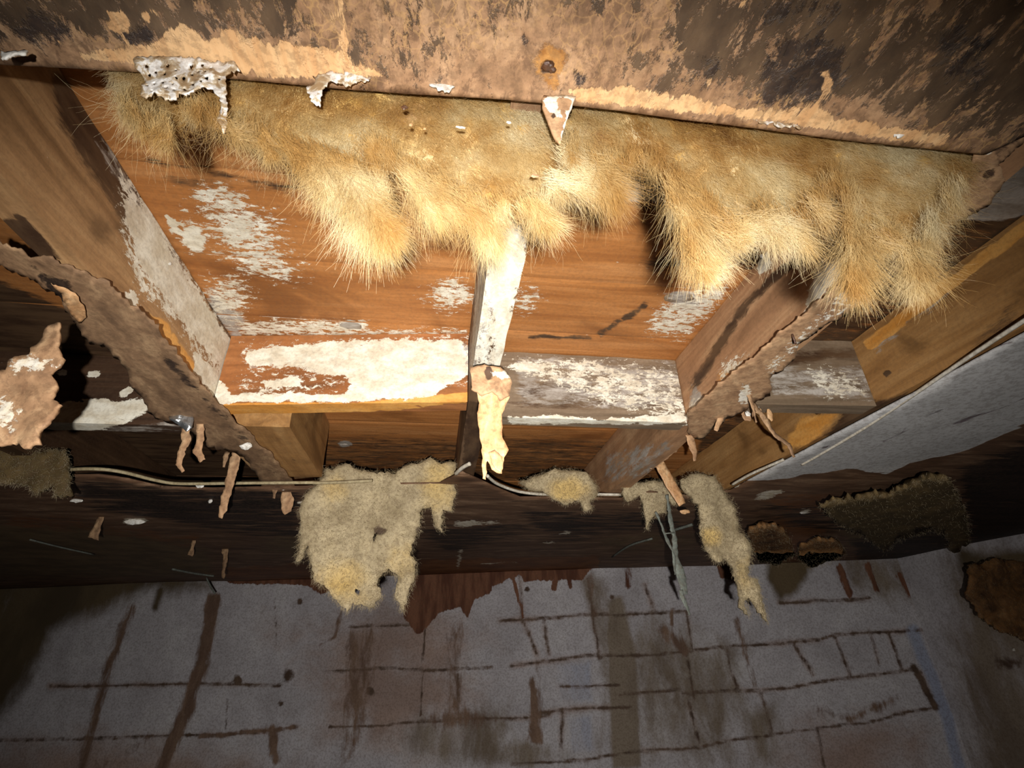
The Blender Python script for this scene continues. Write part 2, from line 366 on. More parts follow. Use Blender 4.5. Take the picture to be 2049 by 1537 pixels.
# ============================================================ THE ROOM
def wallgrid(name, a, b, z0, z1, step, mat, thick=.1, ndir=(0, 1)):
    """upright slab from a to b (x,y), front face subdivided"""
    a = np.array(a, float); b = np.array(b, float); L_ = np.linalg.norm(b - a); nx = max(1, int(L_ / step)); ny = max(1, int((z1 - z0) / step))
    t = np.linspace(0, 1, nx + 1); zz = np.linspace(z0, z1, ny + 1); T, Z = np.meshgrid(t, zz)
    X = a[0] + (b[0] - a[0]) * T; Y = a[1] + (b[1] - a[1]) * T; V = np.stack([X.ravel(), Y.ravel(), Z.ravel()], 1)
    F = [(j * (nx + 1) + i, j * (nx + 1) + i + 1, (j + 1) * (nx + 1) + i + 1, (j + 1) * (nx + 1) + i) for j in range(ny) for i in range(nx)]
    n = len(V); c = [0, nx, (nx + 1) * (ny + 1) - 1, (nx + 1) * ny]
    nd = np.array([ndir[0], ndir[1], 0]) * thick; V = np.vstack([V, V[c] + nd]); 
    F += [(n + 3, n + 2, n + 1, n), tuple(range(nx, -1, -1)) + (n, n + 1)]
    F += [(n + 3, n + 2) + tuple(c[2] - i for i in range(nx + 1))]
    F += [(n,) + tuple(j * (nx + 1) for j in range(ny + 1)) + (n + 3,), (n + 2,) + tuple(j * (nx + 1) + nx for j in range(ny, -1, -1)) + (n + 1,)]
    return mk(name, V, F, mat, smooth=False)
yw = lambda x: WD - .2 * x
XL, XR, YF = -4.2, 2.535, -2.2
wb = wallgrid('wall_back', (XL, yw(XL)), (2.6, yw(2.6)), .9, CZ + H + .25, .011, 'wall', .1, (.2, 1)); tag(wb, kind='structure')
mk_ = wallgrid('wall_back', (XL, yw(XL)), (2.6, yw(2.6)), 0, .9, .4, 'plain', .1, (.2, 1)); tag(mk_, kind='structure')
wr = wallgrid('wall_right', (XR, yw(XR) + .02), (XR, YF), 0, CZ + H + .25, .05, 'wall', .1, (1, 0)); tag(wr, kind='structure')
wl = wallgrid('wall_left', (XL, YF), (XL, yw(XL) + .02), 0, CZ + H + .25, .3, 'plain', .1, (-1, 0)); tag(wl, kind='structure')
wf = wallgrid('wall_front', (XR, YF), (XL, YF), 0, CZ + H + .25, .4, 'plain', .1, (0, -1)); tag(wf, kind='structure')
fl = box('floor', XL - .1, XR + .1, YF - .1, 4.2, -CZ - .05, -CZ, 'floor', .5, 0); tag(fl, kind='structure')

courses = [
 [(1000, 1242), (1100, 1237), (1160, 1230), (1240, 1230), (1374, 1224)], [(1385, 1302), (1374, 1224)],
 [(1024, 1332), (1105, 1322), (1174, 1312), (1290, 1312), (1374, 1303), (1474, 1292), (1574, 1287), (1640, 1280), (1670, 1270), (1780, 1265), (1844, 1262)],
 [(1080, 1424), (1130, 1421), (1180, 1416), (1260, 1416)], [(1365, 1387), (1474, 1382), (1574, 1378), (1650, 1362), (1750, 1350), (1824, 1340)],
 [(1024, 1530), (1180, 1520), (1260, 1505), (1340, 1500), (1400, 1495), (1474, 1480), (1560, 1468), (1650, 1455), (1750, 1445), (1790, 1430), (1874, 1415)],
 [(1560, 1206), (1640, 1203), (1740, 1198)], [(0, 1482), (150, 1478), (350, 1473), (450, 1470)], [(400, 1474), (520, 1465), (595, 1455)],
 [(650, 1345), (780, 1337), (850, 1342), (985, 1335)], [(660, 1455), (750, 1452), (930, 1438), (1040, 1438), (1100, 1430)], [(700, 1254), (850, 1250)], [(100, 1374), (400, 1368), (560, 1372)],
 [(1120, 1375), (1240, 1372)], [(1240, 1390), (1360, 1380)]]
verts_ = [[(1040, 1150), (1045, 1235)], [(1088, 1237), (1098, 1310)], [(1045, 1237), (1075, 1310)], [(1455, 1293), (1462, 1340), (1475, 1375)],
 [(1740, 1262), (1760, 1330)], [(1780, 1270), (1805, 1340)], [(1520, 1385), (1545, 1460)], [(1590, 1290), (1628, 1350)], [(1125, 1420), (1122, 1500)], [(1374, 1305), (1390, 1400)],
 [(1840, 1345), (1872, 1412)], [(1290, 1170), (1310, 1225)], [(1175, 1160), (1200, 1320)], [(915, 1350), (917, 1430)], [(1635, 1455), (1650, 1537)], [(1375, 1390), (1400, 1490)], [(1670, 1270), (1700, 1350)]]
stains(wb, .45,
  joint=[('l', c, 2.8, 4, .95) for c in courses] + [('l', c, 3, 4, .85) for c in verts_] + [('l', [(1828, 1336), (1872, 1415)], 7, 6, 1), ('l', [(550, 1198), (553, 1290)], 2, 3, .7), ('l', [(850, 1240), (845, 1340), (842, 1432)], 2, 2, 1),
         ('l', [(455, 1400), (452, 1460)], 2, 3, .7), ('e', 475, 1362, 9, 10, 0, .5, .9), ('e', 577, 1352, 12, 14, 0, .5, .9), ('e', 600, 1204, 6, 7, 0, .5, 1), ('e', 740, 1385, 9, 10, 0, .5, .9), ('e', 562, 1408, 6, 6, 0, .5, .8), ('e', 1055, 1180, 5, 5, 0, .5, 1), ('e', 1225, 1197, 5, 5, 0, .5, 1)],
  drip=[('l', [(262, 1215), (235, 1290), (215, 1340), (190, 1440), (165, 1537)], 10, 10, .8), ('l', [(430, 1200), (402, 1330), (375, 1420), (350, 1475), (325, 1537)], 14, 8, .95), ('l', [(400, 1474), (595, 1455)], 4, 5, .9),
        ('l', [(685, 1215), (670, 1275), (640, 1290)], 3, 4, .9), ('p', [(1060, 1355), (1070, 1355), (1088, 1490), (1060, 1490)], 6, .9), ('l', [(1475, 1240), (1490, 1300), (1510, 1370)], 6, 7, .8), ('l', [(545, 1460), (548, 1500), (553, 1520)], 10, 8, .9),
        ('p', [(690, 1260), (760, 1250), (740, 1440), (700, 1537), (680, 1537)], 22, .62), ('p', [(895, 1250), (930, 1250), (925, 1430), (890, 1430)], 16, .6), ('l', [(1075, 1330), (1080, 1420), (1050, 1500)], 5, 8, .6), ('e', 920, 1440, 70, 22, 0, .6, .7),
        ('l', [(1180, 1150), (1190, 1230)], 8, 6, .5), ('l', [(1345, 1220), (1345, 1250)], 5, 5, .9), ('l', [(1330, 1260), (1370, 1300)], 12, 10, .8), ('l', [(1640, 1420), (1700, 1440), (1790, 1400)], 10, 10, .6), ('l', [(300, 1475), (200, 1537)], 10, 16, .6)],
  redbrown=[('p', [(820, 1130), (975, 1130), (985, 1185), (950, 1200), (935, 1240), (920, 1215), (880, 1225), (850, 1262), (835, 1270), (812, 1240), (800, 1200)], 5, 1), ('p', [(960, 1125), (1195, 1125), (1165, 1160), (1120, 1160), (1050, 1165), (1040, 1150), (1000, 1168), (965, 1178)], 5, 1),
            ('l', [(1020, 1140), (1048, 1235)], 3, 3, .9), ('l', [(1110, 1160), (1108, 1178)], 6, 3, .9), ('l', [(1140, 1158), (1142, 1175)], 5, 3, .8), ('l', [(1255, 1140), (1257, 1172)], 9, 6, .7), ('p', [(440, 1155), (640, 1145), (650, 1180), (600, 1170), (460, 1168)], 4, 1), ('p', [(1430, 1110), (1480, 1110), (1478, 1158), (1440, 1158)], 5, .9),
            ('l', [(1680, 1135), (1700, 1190)], 8, 7, .9), ('l', [(1735, 1130), (1755, 1180)], 7, 7, .8), ('l', [(1800, 1150), (1830, 1200)], 7, 7, .8), ('p', [(600, 1160), (700, 1130), (680, 1180), (640, 1190)], 6, 1)],
  shade=[('p', [(1215, 1200), (1245, 1190), (1275, 1300), (1285, 1537), (1225, 1537), (1215, 1330)], 8, .95), ('p', [(1150, 1150), (1215, 1150), (1240, 1300), (1200, 1537), (1195, 1300)], 14, .62), ('p', [(1240, 1250), (1360, 1240), (1500, 1300), (1480, 1537), (1270, 1537)], 50, .66),  # grey-brown bands and patches in the wall colour
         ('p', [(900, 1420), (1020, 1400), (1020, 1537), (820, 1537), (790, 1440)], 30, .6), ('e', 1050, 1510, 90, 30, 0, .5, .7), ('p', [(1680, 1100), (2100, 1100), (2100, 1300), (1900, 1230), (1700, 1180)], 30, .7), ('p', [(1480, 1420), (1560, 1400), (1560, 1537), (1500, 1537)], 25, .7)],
  warm=[('l', c, 7, 9, .62) for c in courses] + [('l', c, 7, 9, .6) for c in verts_] + [('e', 780, 1350, 190, 170, 0, .6, .75), ('e', 200, 1560, 380, 90, 0, .8, .8), ('e', 1700, 1520, 170, 90, 0, .8, .75), ('e', 580, 1260, 120, 60, 0, .8, .5)],
  blue=[('l', [(1826, 1262), (1870, 1370), (1900, 1450), (1920, 1537)], 16, 12, .8), ('p', [(1100, 1320), (1185, 1320), (1195, 1410), (1110, 1415)], 14, .45), ('p', [(1120, 1425), (1190, 1425), (1200, 1510), (1140, 1520)], 14, .45)],
  olive=[('p', [(-50, 1120), (430, 1150), (420, 1190), (300, 1190), (200, 1230), (100, 1270), (60, 1360), (-50, 1500)], 30, .85), ('p', [(1540, 1110), (1640, 1120), (1600, 1180), (1560, 1210), (1530, 1160)], 14, .9), ('p', [(1910, 1140), (2100, 1100), (2100, 1300), (1960, 1240)], 20, 1), ('l', [(320, 1180), (310, 1215)], 10, 8, .8)])
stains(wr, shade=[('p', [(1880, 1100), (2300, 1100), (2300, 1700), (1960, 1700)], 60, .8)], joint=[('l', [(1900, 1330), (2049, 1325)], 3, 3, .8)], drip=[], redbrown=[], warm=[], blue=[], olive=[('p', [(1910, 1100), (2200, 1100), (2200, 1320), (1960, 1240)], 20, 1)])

# ============================================================ THE FLOOR STRUCTURE ABOVE
# boards of the subfloor, running across the joists
ys = [-2.3, -1.2, -.35, .02, .17, .33, .495, .665, .83, .99, 1.15, 1.31, 1.48, 1.66, 1.84, 2.02, 2.4, 2.9, 4.2]
V = []; F = []
def addgrid(V, F, x0, x1, y0, y1, z, sx, sy, t=.018):
    nx = max(1, int((x1 - x0) / sx)); ny = max(2, int((y1 - y0) / sy)); s0 = len(V)
    for j in range(ny + 1):
        for i in range(nx + 1):
            lip = .0012 if j in (0, ny) else 0
            V.append((x0 + (x1 - x0) * i / nx, y0 + (y1 - y0) * j / ny, z + lip))
    for j in range(ny):
        for i in range(nx):
            a = s0 + j * (nx + 1) + i; F.append((a, a + nx + 1, a + nx + 2, a + 1))
    s1 = len(V)
    for x in (x0, x1):
        for y in (y0, y1): V.append((x, y, z + t))
    a, b, c, d = s0, s0 + nx, s0 + ny * (nx + 1), s0 + (ny + 1) * (nx + 1) - 1
    F.append(tuple(range(a, b + 1)) + (s1 + 2, s1)); F.append(tuple(range(d, c - 1, -1)) + (s1 + 1, s1 + 3))
    F.append((s1, s1 + 2, s1 + 3, s1 + 1))
for y0, y1 in zip(ys[:-1], ys[1:]):
    fine = .25 < y1 < 1.9
    dz = random.uniform(0, .002)
    addgrid(V, F, XL if not fine else -1.35, XR if not fine else 1.5, y0 + .0008, y1 - .0012, CZ + .55 + dz, .2 if not fine else .009, .2 if not fine else .009)
    if fine:
        addgrid(V, F, XL, -1.351, y0 + .0008, y1 - .0012, CZ + .55 + dz, .3, .1); addgrid(V, F, 1.501, XR, y0 + .0008, y1 - .0012, CZ + .55 + dz, .3, .1)
sub = mk('ceiling_boards', V, F, 'subfloor', smooth=False); tag(sub, kind='structure')
stains(sub,
  paint=[('e', 440, 400, 70, 36, 10, .7, .62), ('e', 480, 455, 100, 60, 25, .7, .66), ('e', 520, 520, 90, 40, 15, .7, .62), ('e', 450, 600, 60, 60, 0, .7, .60), ('p', [(470, 640), (740, 640), (740, 668), (480, 676)], 10, .62), ('e', 905, 590, 60, 36, 0, .6, .60), ('e', 1045, 600, 50, 40, 0, .5, .45),
         ('p', [(1290, 640), (1330, 600), (1400, 570), (1430, 520), (1480, 500), (1450, 600), (1380, 680), (1300, 680)], 22, .62), ('p', [(1230, 350), (1320, 350), (1340, 410), (1180, 400)], 14, .62), ('e', 1290, 370, 60, 22, 8, .6, .60), ('e', 1400, 480, 120, 40, -20, .8, .46), ('p', [(600, 660), (940, 655), (940, 690), (600, 700)], 8, .55), ('e', 780, 460, 60, 20, 0, .8, .35)],
  solid=[('e', 385, 475, 26, 40, -25, .5, .8), ('e', 345, 450, 12, 26, -25, .5, .9), ('e', 700, 652, 36, 12, 0, .4, .62)],
  grey=[('p', [(1180, 330), (1340, 350), (1340, 412), (1080, 392), (1080, 370)], 12, .75), ('p', [(1870, 290), (2150, 230), (2150, 420), (1960, 445), (1870, 430)], 8, 1), ('e', 1370, 600, 50, 26, 0, .5, .6), ('e', 1560, 440, 60, 50, 0, .6, .6), ('p', [(420, 560), (500, 640), (480, 700), (400, 620)], 14, .6), ('e', 690, 888, 14, 6, 0, .5, .9), ('p', [(860, 470), (960, 450), (950, 500), (850, 500)], 14, .4)],
  dark=[('l', [(300, 320), (420, 345), (560, 372), (700, 392)], 7, 12, .75), ('l', [(1200, 670), (1260, 630), (1290, 610)], 6, 8, .9), ('l', [(1060, 675), (1180, 675)], 5, 6, .8), ('p', [(-200, 480), (330, 700), (440, 830), (600, 960), (440, 1100), (-200, 1100)], 12, .98), ('p', [(1850, 440), (2100, 400), (2100, 520), (1740, 690), (1540, 740), (1700, 600)], 14, .62),
        ('e', 470, 270, 60, 20, 0, .6, .6), ('p', [(300, 330), (700, 395), (760, 470), (560, 400), (340, 380)], 20, .5), ('e', 1330, 530, 60, 30, 0, .7, .55), ('e', 1300, 400, 80, 40, 0, .7, .5), ('e', 1390, 560, 60, 50, 0, .7, .45), ('l', [(1080, 392), (1330, 412)], 3, 5, .7), ('e', 760, 400, 30, 60, 20, .7, .6), ('p', [(1400, 840), (1600, 800), (1500, 880), (1380, 940)], 12, .6), ('p', [(440, 850), (1400, 860), (1300, 980), (600, 980)], 30, .52), ('e', 1500, 520, 50, 40, 0, .6, .6)],
  gold=[('p', [(520, 400), (900, 460), (920, 640), (600, 600)], 60, .30)])
# knots in the boards
def knot(u, v, w_, h_, lab, z=.5475):
    c = onZ(u, v, z); o = flake('wood_knot', c, (w_, h_, .003), 'greyblock', int(u)); o.parent = sub; o.matrix_parent_inverse = Matrix.Translation(sub.location).inverted(); o['label'] = lab
    stains(o, dark=[], grey=[('e', u, v, 30, 20, 0, .5, .55)], gold=[], paint=[], solid=[]); return o
knot(702, 652, .02, .010, 'grey oval knot'); knot(1358, 596, .028, .014, 'grey oval knot'); knot(688, 890, .012, .008, 'grey knot')

# joists: 2x6 boards on edge
def joist(name, x0, x1, y0, y1, mat, label, step=.009, **st):
    o = box(name, x0, x1, y0, y1, H, .5485, mat, step, .0012); tag(o, label, 'joist')
    base = dict(dark=[], grey=[], gold=[], paint=[], solid=[]); base.update(st); stains(o, **base); return o
jA = joist('floor_joist', -.452, -.412, .13, 2.0, 'joistA', 'brown floor joist left of the hole, its side blotched with thick white paint',
  solid=[('p', [(250, 410), (290, 415), (330, 480), (360, 540), (420, 620), (470, 690), (470, 740), (430, 720), (380, 660), (330, 590), (285, 540), (262, 470)], 12, 1.0), ('p', [(380, 690), (430, 740), (450, 800), (430, 810), (390, 740)], 8, .9), ('e', 262, 600, 12, 24, -20, .5, .9), ('l', [(440, 700), (450, 770), (440, 812)], 12, 8, .8), ('l', [(270, 590), (400, 760)], 3, 5, .55)],
  paint=[('p', [(240, 300), (280, 310), (330, 430), (400, 560), (470, 700), (440, 790), (360, 660), (270, 580), (235, 440)], 20, .62)],
  grey=[('p', [(330, 560), (400, 600), (470, 700), (420, 720)], 20, .6), ('p', [(160, 180), (220, 260), (420, 600), (380, 600), (200, 330)], 20, .5)],
  dark=[('p', [(90, 130), (150, 150), (300, 400), (380, 540), (330, 520), (250, 470), (180, 360), (110, 250)], 24, .72), ('p', [(300, 410), (340, 430), (480, 690), (455, 690), (380, 560)], 10, .62), ('p', [(-50, 470), (40, 420), (130, 520), (-50, 520)], 10, .9), ('p', [(440, 800), (470, 840), (640, 1000), (560, 1000)], 8, .5)],
  gold=[('p', [(285, 620), (330, 640), (400, 740), (390, 760), (330, 690)], 8, .85), ('p', [(450, 850), (620, 850), (660, 960), (600, 960)], 12, .4)])
jM = joist('floor_joist', .046, .088, .13, 2.0, 'joistM', 'centre floor joist with white painted underside',
  solid=[('p', [(1000, 380), (1090, 380), (1068, 440), (1030, 620), (1010, 740), (985, 735), (990, 640), (975, 560), (990, 480)], 6, .8), ('l', [(968, 480), (950, 640), (945, 740)], 6, 6, .55)],
  paint=[('p', [(960, 440), (1065, 440), (1012, 745), (940, 745)], 6, .62)], grey=[('p', [(960, 440), (1000, 440), (985, 745), (935, 745)], 6, .6)],
  dark=[('e', 985, 690, 18, 30, 0, .5, .6), ('p', [(930, 800), (1010, 800), (1000, 1000), (920, 1000)], 6, .75)])
jR = joist('floor_joist', .500, .545, .13, 2.0, 'joistR', 'stained floor joist right of centre with a long grey smear',
  paint=[('p', [(1690, 450), (1720, 480), (1640, 620), (1600, 640), (1630, 540)], 8, .62), ('p', [(1440, 720), (1500, 700), (1470, 780), (1430, 800)], 10, .55), ('p', [(1380, 800), (1440, 790), (1400, 860), (1360, 850)], 12, .6), ('e', 1530, 530, 14, 14, 0, .4, .75)],
  grey=[('p', [(1560, 400), (1690, 370), (1680, 420), (1600, 470)], 14, .7), ('p', [(1380, 760), (1450, 820), (1400, 860), (1370, 850)], 12, .6), ('p', [(1200, 900), (1380, 860), (1300, 960), (1200, 980)], 16, .5)],
  dark=[('l', [(1395, 765), (1440, 690), (1490, 610), (1560, 545), (1640, 500)], 11, 12, .82), ('p', [(1360, 740), (1420, 770), (1380, 800)], 12, .5)], gold=[('p', [(1430, 740), (1500, 700), (1480, 770), (1420, 800)], 10, .5)], solid=[('p', [(1640, 480), (1690, 450), (1700, 480), (1690, 540), (1640, 610), (1605, 630), (1620, 570)], 9, .70), ('e', 1525, 530, 12, 20, 10, .4, .8), ('e', 1530, 512, 9, 9, 0, .4, .9)])
jC = joist('floor_joist', .838, .878, .2, 2.2, 'joistC', 'ochre brown floor joist at the right with a yellow top edge and dark damp patches',
  gold=[('l', [(1740, 688), (1830, 618), (2049, 458), (2100, 420)], 13, 6, .9), ('p', [(1600, 830), (1690, 820), (1620, 900), (1560, 900)], 14, .7), ('l', [(1900, 740), (2010, 665)], 5, 4, .75)],
  dark=[('p', [(1690, 820), (1820, 780), (1800, 880), (1600, 960), (1560, 920), (1640, 880)], 14, .8), ('p', [(1900, 720), (2049, 560), (2049, 660), (1900, 780)], 26, .55), ('e', 1775, 748, 8, 8, 0, .4, 1), ('e', 1638, 829, 7, 6, 0, .4, 1), ('l', [(1760, 700), (1880, 610), (2049, 510)], 10, 14, .45)],
  grey=[('l', [(1750, 700), (1850, 620), (1900, 580)], 16, 16, .5)])
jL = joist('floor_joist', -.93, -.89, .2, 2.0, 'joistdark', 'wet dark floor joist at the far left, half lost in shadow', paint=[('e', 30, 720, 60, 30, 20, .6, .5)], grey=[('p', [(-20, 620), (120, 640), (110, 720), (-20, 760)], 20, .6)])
# joists over the far part of the ceiling (seen only as ends in the dark)
# blocking between joists
def blocking(x0, x1, y0, y1, mat, label, tilt=None, **st):
    o = box('blocking_board', x0, x1, y0, y1, H, .5485, mat, .008, .0012, tilt=tilt); tag(o, label, 'blocking')
    base = dict(dark=[], grey=[], gold=[], paint=[], solid=[]); base.update(st); stains(o, **base); return o
bAM = blocking(-.4105, .0445, .872, .91, 'block', 'blocking board left of the centre joist, smeared cream, with clean orange lower edge',
  tilt=lambda V: V + np.stack([0 * V[:, 0], -(V[:, 0] + .2) * .12, 0 * V[:, 0]], 1),
  solid=[('p', [(490, 700), (560, 690), (700, 680), (800, 675), (930, 680), (945, 750), (870, 790), (800, 800), (740, 800), (690, 790), (700, 760), (600, 740), (490, 732)], 9, .76), ('p', [(450, 790), (520, 785), (700, 788), (860, 775), (870, 795), (700, 806), (450, 806)], 5, .85), ('p', [(520, 760), (610, 752), (600, 778), (530, 778)], 7, .75), ('p', [(395, 770), (440, 760), (470, 800), (440, 815)], 6, .9)],
  paint=[('p', [(480, 680), (950, 660), (950, 780), (460, 800)], 12, .36)], grey=[('p', [(820, 690), (950, 680), (950, 740), (850, 720)], 12, .6), ('l', [(480, 735), (640, 730)], 6, 8, .6)],
  gold=[('p', [(440, 806), (700, 806), (950, 786), (950, 805), (700, 828), (440, 835)], 3, 1)])
bMR = blocking(.0895, .4985, .905, .943, 'greyblock', 'grey weathered blocking board right of the centre joist with white crust along its foot',
  solid=[('p', [(1015, 835), (1120, 828), (1200, 838), (1370, 825), (1380, 850), (1200, 850), (1020, 850)], 6, .80), ('e', 1060, 735, 50, 14, 0, .6, .7)],
  paint=[('p', [(1010, 715), (1150, 710), (1380, 740), (1380, 850), (1200, 810), (1020, 740)], 16, .52), ('p', [(1150, 720), (1300, 740), (1300, 800), (1200, 790)], 16, .56)],
  dark=[('p', [(1030, 760), (1180, 760), (1230, 800), (1040, 810)], 20, .62), ('p', [(1000, 800), (1380, 790), (1380, 822), (1010, 826)], 10, .5)], grey=[('p', [(1020, 700), (1380, 720), (1380, 830), (1020, 820)], 20, .5)])
bRC = blocking(.5465, .8365, .80, .838, 'greyblock', 'plain grey blocking board between the two right hand joists', tilt=lambda V: V + np.stack([0 * V[:, 0], -(V[:, 0] - .7) * .05, 0 * V[:, 0]], 1),
  paint=[('p', [(1600, 730), (1700, 735), (1760, 800), (1650, 800)], 16, .5)], grey=[('p', [(1530, 720), (1760, 720), (1760, 810), (1530, 810)], 20, .5)], dark=[('p', [(1540, 700), (1740, 690), (1740, 720), (1560, 735)], 10, .6)])
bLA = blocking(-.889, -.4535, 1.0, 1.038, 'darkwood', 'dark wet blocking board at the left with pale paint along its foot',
  solid=[('p', [(110, 810), (180, 795), (240, 800), (310, 790), (315, 820), (240, 850), (180, 870), (130, 880), (80, 890), (100, 850)], 9, .8), ('e', 122, 748, 14, 7, 0, .4, .9), ('e', 190, 748, 14, 8, 0, .4, .9), ('e', 255, 782, 16, 8, -20, .4, .9)], gold=[], grey=[('p', [(200, 850), (440, 830), (430, 860), (210, 876)], 8, .5)])
# a doubled joist end seen beyond the left blocking
jE = joist('joist_end', -.411, -.30, .99, 1.325, 'joistC', 'doubled ochre joist end behind the left orange blocking board', .02, dark=[('l', [(520, 850), (640, 980)], 3, 4, .6)], gold=[('p', [(460, 850), (640, 850), (600, 980)], 20, .3)])

# ============================================================ CEILING BOARDS
def px(pts, z=H): return [tuple(onZ(u, v, z)[:2]) for u, v in pts]
def wsheet(name, poly, z, mat, thick, step, grid, jag, seed, disp=.0015, dfreq=8, sag=None):
    """ceiling board with its outline given on the ceiling plane (metres)"""
    f = lambda P, P2: P if sag is None else P + np.stack([0 * P[:, 0], 0 * P[:, 0], sag(P)], 1)
    return sheet(name, poly, lambda x, y: np.array([x, y, CZ + z]), mat, thick, (0, 0, 1), jag, seed, step, grid, disp, dfreq, None, (), f)
edge = px([(-60, 104), (300, 122), (700, 158), (1000, 178), (1140, 190), (1400, 225), (1700, 262), (1960, 290)])
near = wsheet('ceiling', edge + [(.52, .20), (.56, .0), (.56, -.35), (-.95, -.35), (-.95, .28)][0:4] + [(-.95, .28)], H - .0135, 'near', .0125, .006, .006, .0012, 2)
tag(near, kind='structure')
pc = []
stains(near,
  mould=[('p', [(-100, -300), (620, -300), (600, 20), (640, 60), (560, 80), (470, 70), (400, 60), (320, 90), (250, 90), (150, 70), (60, 90), (-100, 90)], 22, .68), ('p', [(1350, -200), (2300, -200), (2300, 300), (1900, 270), (1700, 210), (1560, 200), (1430, 185), (1350, 120), (1330, 30)], 30, .66), ('e', 780, 100, 180, 60, 0, .7, .44), ('e', 1300, 140, 70, 40, 0, .7, .55), ('e', 1200, -20, 300, 60, 0, .7, .4)],
  mould2=[('p', [(1530, 90), (1620, 60), (1700, 90), (1700, 150), (1640, 200), (1530, 215), (1510, 170)], 22, .66), ('p', [(1880, 60), (1990, 50), (1980, 170), (1860, 170)], 30, .6), ('e', 90, 60, 60, 40, 0, .6, .62), ('e', 270, 70, 40, 24, 0, .6, .6), ('e', 1160, 150, 20, 16, 0, .5, .7), ('l', [(1050, 68), (1058, 100)], 7, 6, .9), ('e', 1430, 150, 40, 40, 0, .6, .5), ('e', 1600, 20, 100, 30, 0, .7, .5)],
  peach=[('p', [(150, 105), (300, 85), (360, 40), (385, 60), (410, 80), (470, 50), (520, 85), (560, 75), (600, 90), (660, 95), (690, 120), (800, 145), (700, 170), (400, 140), (150, 118)], 7, .8), ('p', [(1130, 170), (1300, 175), (1500, 215), (1600, 215), (1640, 190), (1650, 150), (1680, 160), (1640, 220), (1700, 235), (1900, 268), (1905, 300), (1500, 240), (1150, 205)], 6, .75), ('e', 235, 45, 22, 26, 0, .4, .9), ('e', 690, 85, 14, 24, 0, .4, .95), ('e', 300, 30, 20, 10, 0, .4, .7),
         ('l', [(1735, 0), (1700, 70), (1650, 150)], 2, 2, .9), ('l', [(1490, 0), (1440, 110), (1410, 180)], 1.5, 2, .8), ('l', [(95, 20), (120, 85)], 3, 3, .8), ('e', 680, 20, 18, 60, 0, .5, .6), ('p', [(560, -40), (720, -40), (700, 60), (640, 70)], 30, .45)],
  rust=[('e', 1100, 125, 32, 38, 0, .35, .9), ('l', [(1100, 140), (1108, 180)], 10, 8, .8)], hole=[('e', 1096, 132, 14, 12, 0, .35, 1)])
# rusty screw above its stain
for bx in ((XL, -.951, YF, .28), (-.949, XR, YF, -.352), (.562, XR, -.350, .098)):
    o = box('ceiling', *bx, H - .0135, H - .001, 'near', .12, 0); tag(o, kind='structure')
c = onZ(1096, 133, H - .015)
sc = bpy.data.objects.new('rusty_screw', None); COL.objects.link(sc); sc.location = c; tag(sc, 'rusty screw head in a ring of rust in the near ceiling board', 'screw')
flake('screw_head', c, (.0042, .0036, .0018), 'nail', 5, sc); flake('rust_crust', c + np.array([.004, .002, 0]), (.0028, .0022, .0016), 'nail', 9, sc)

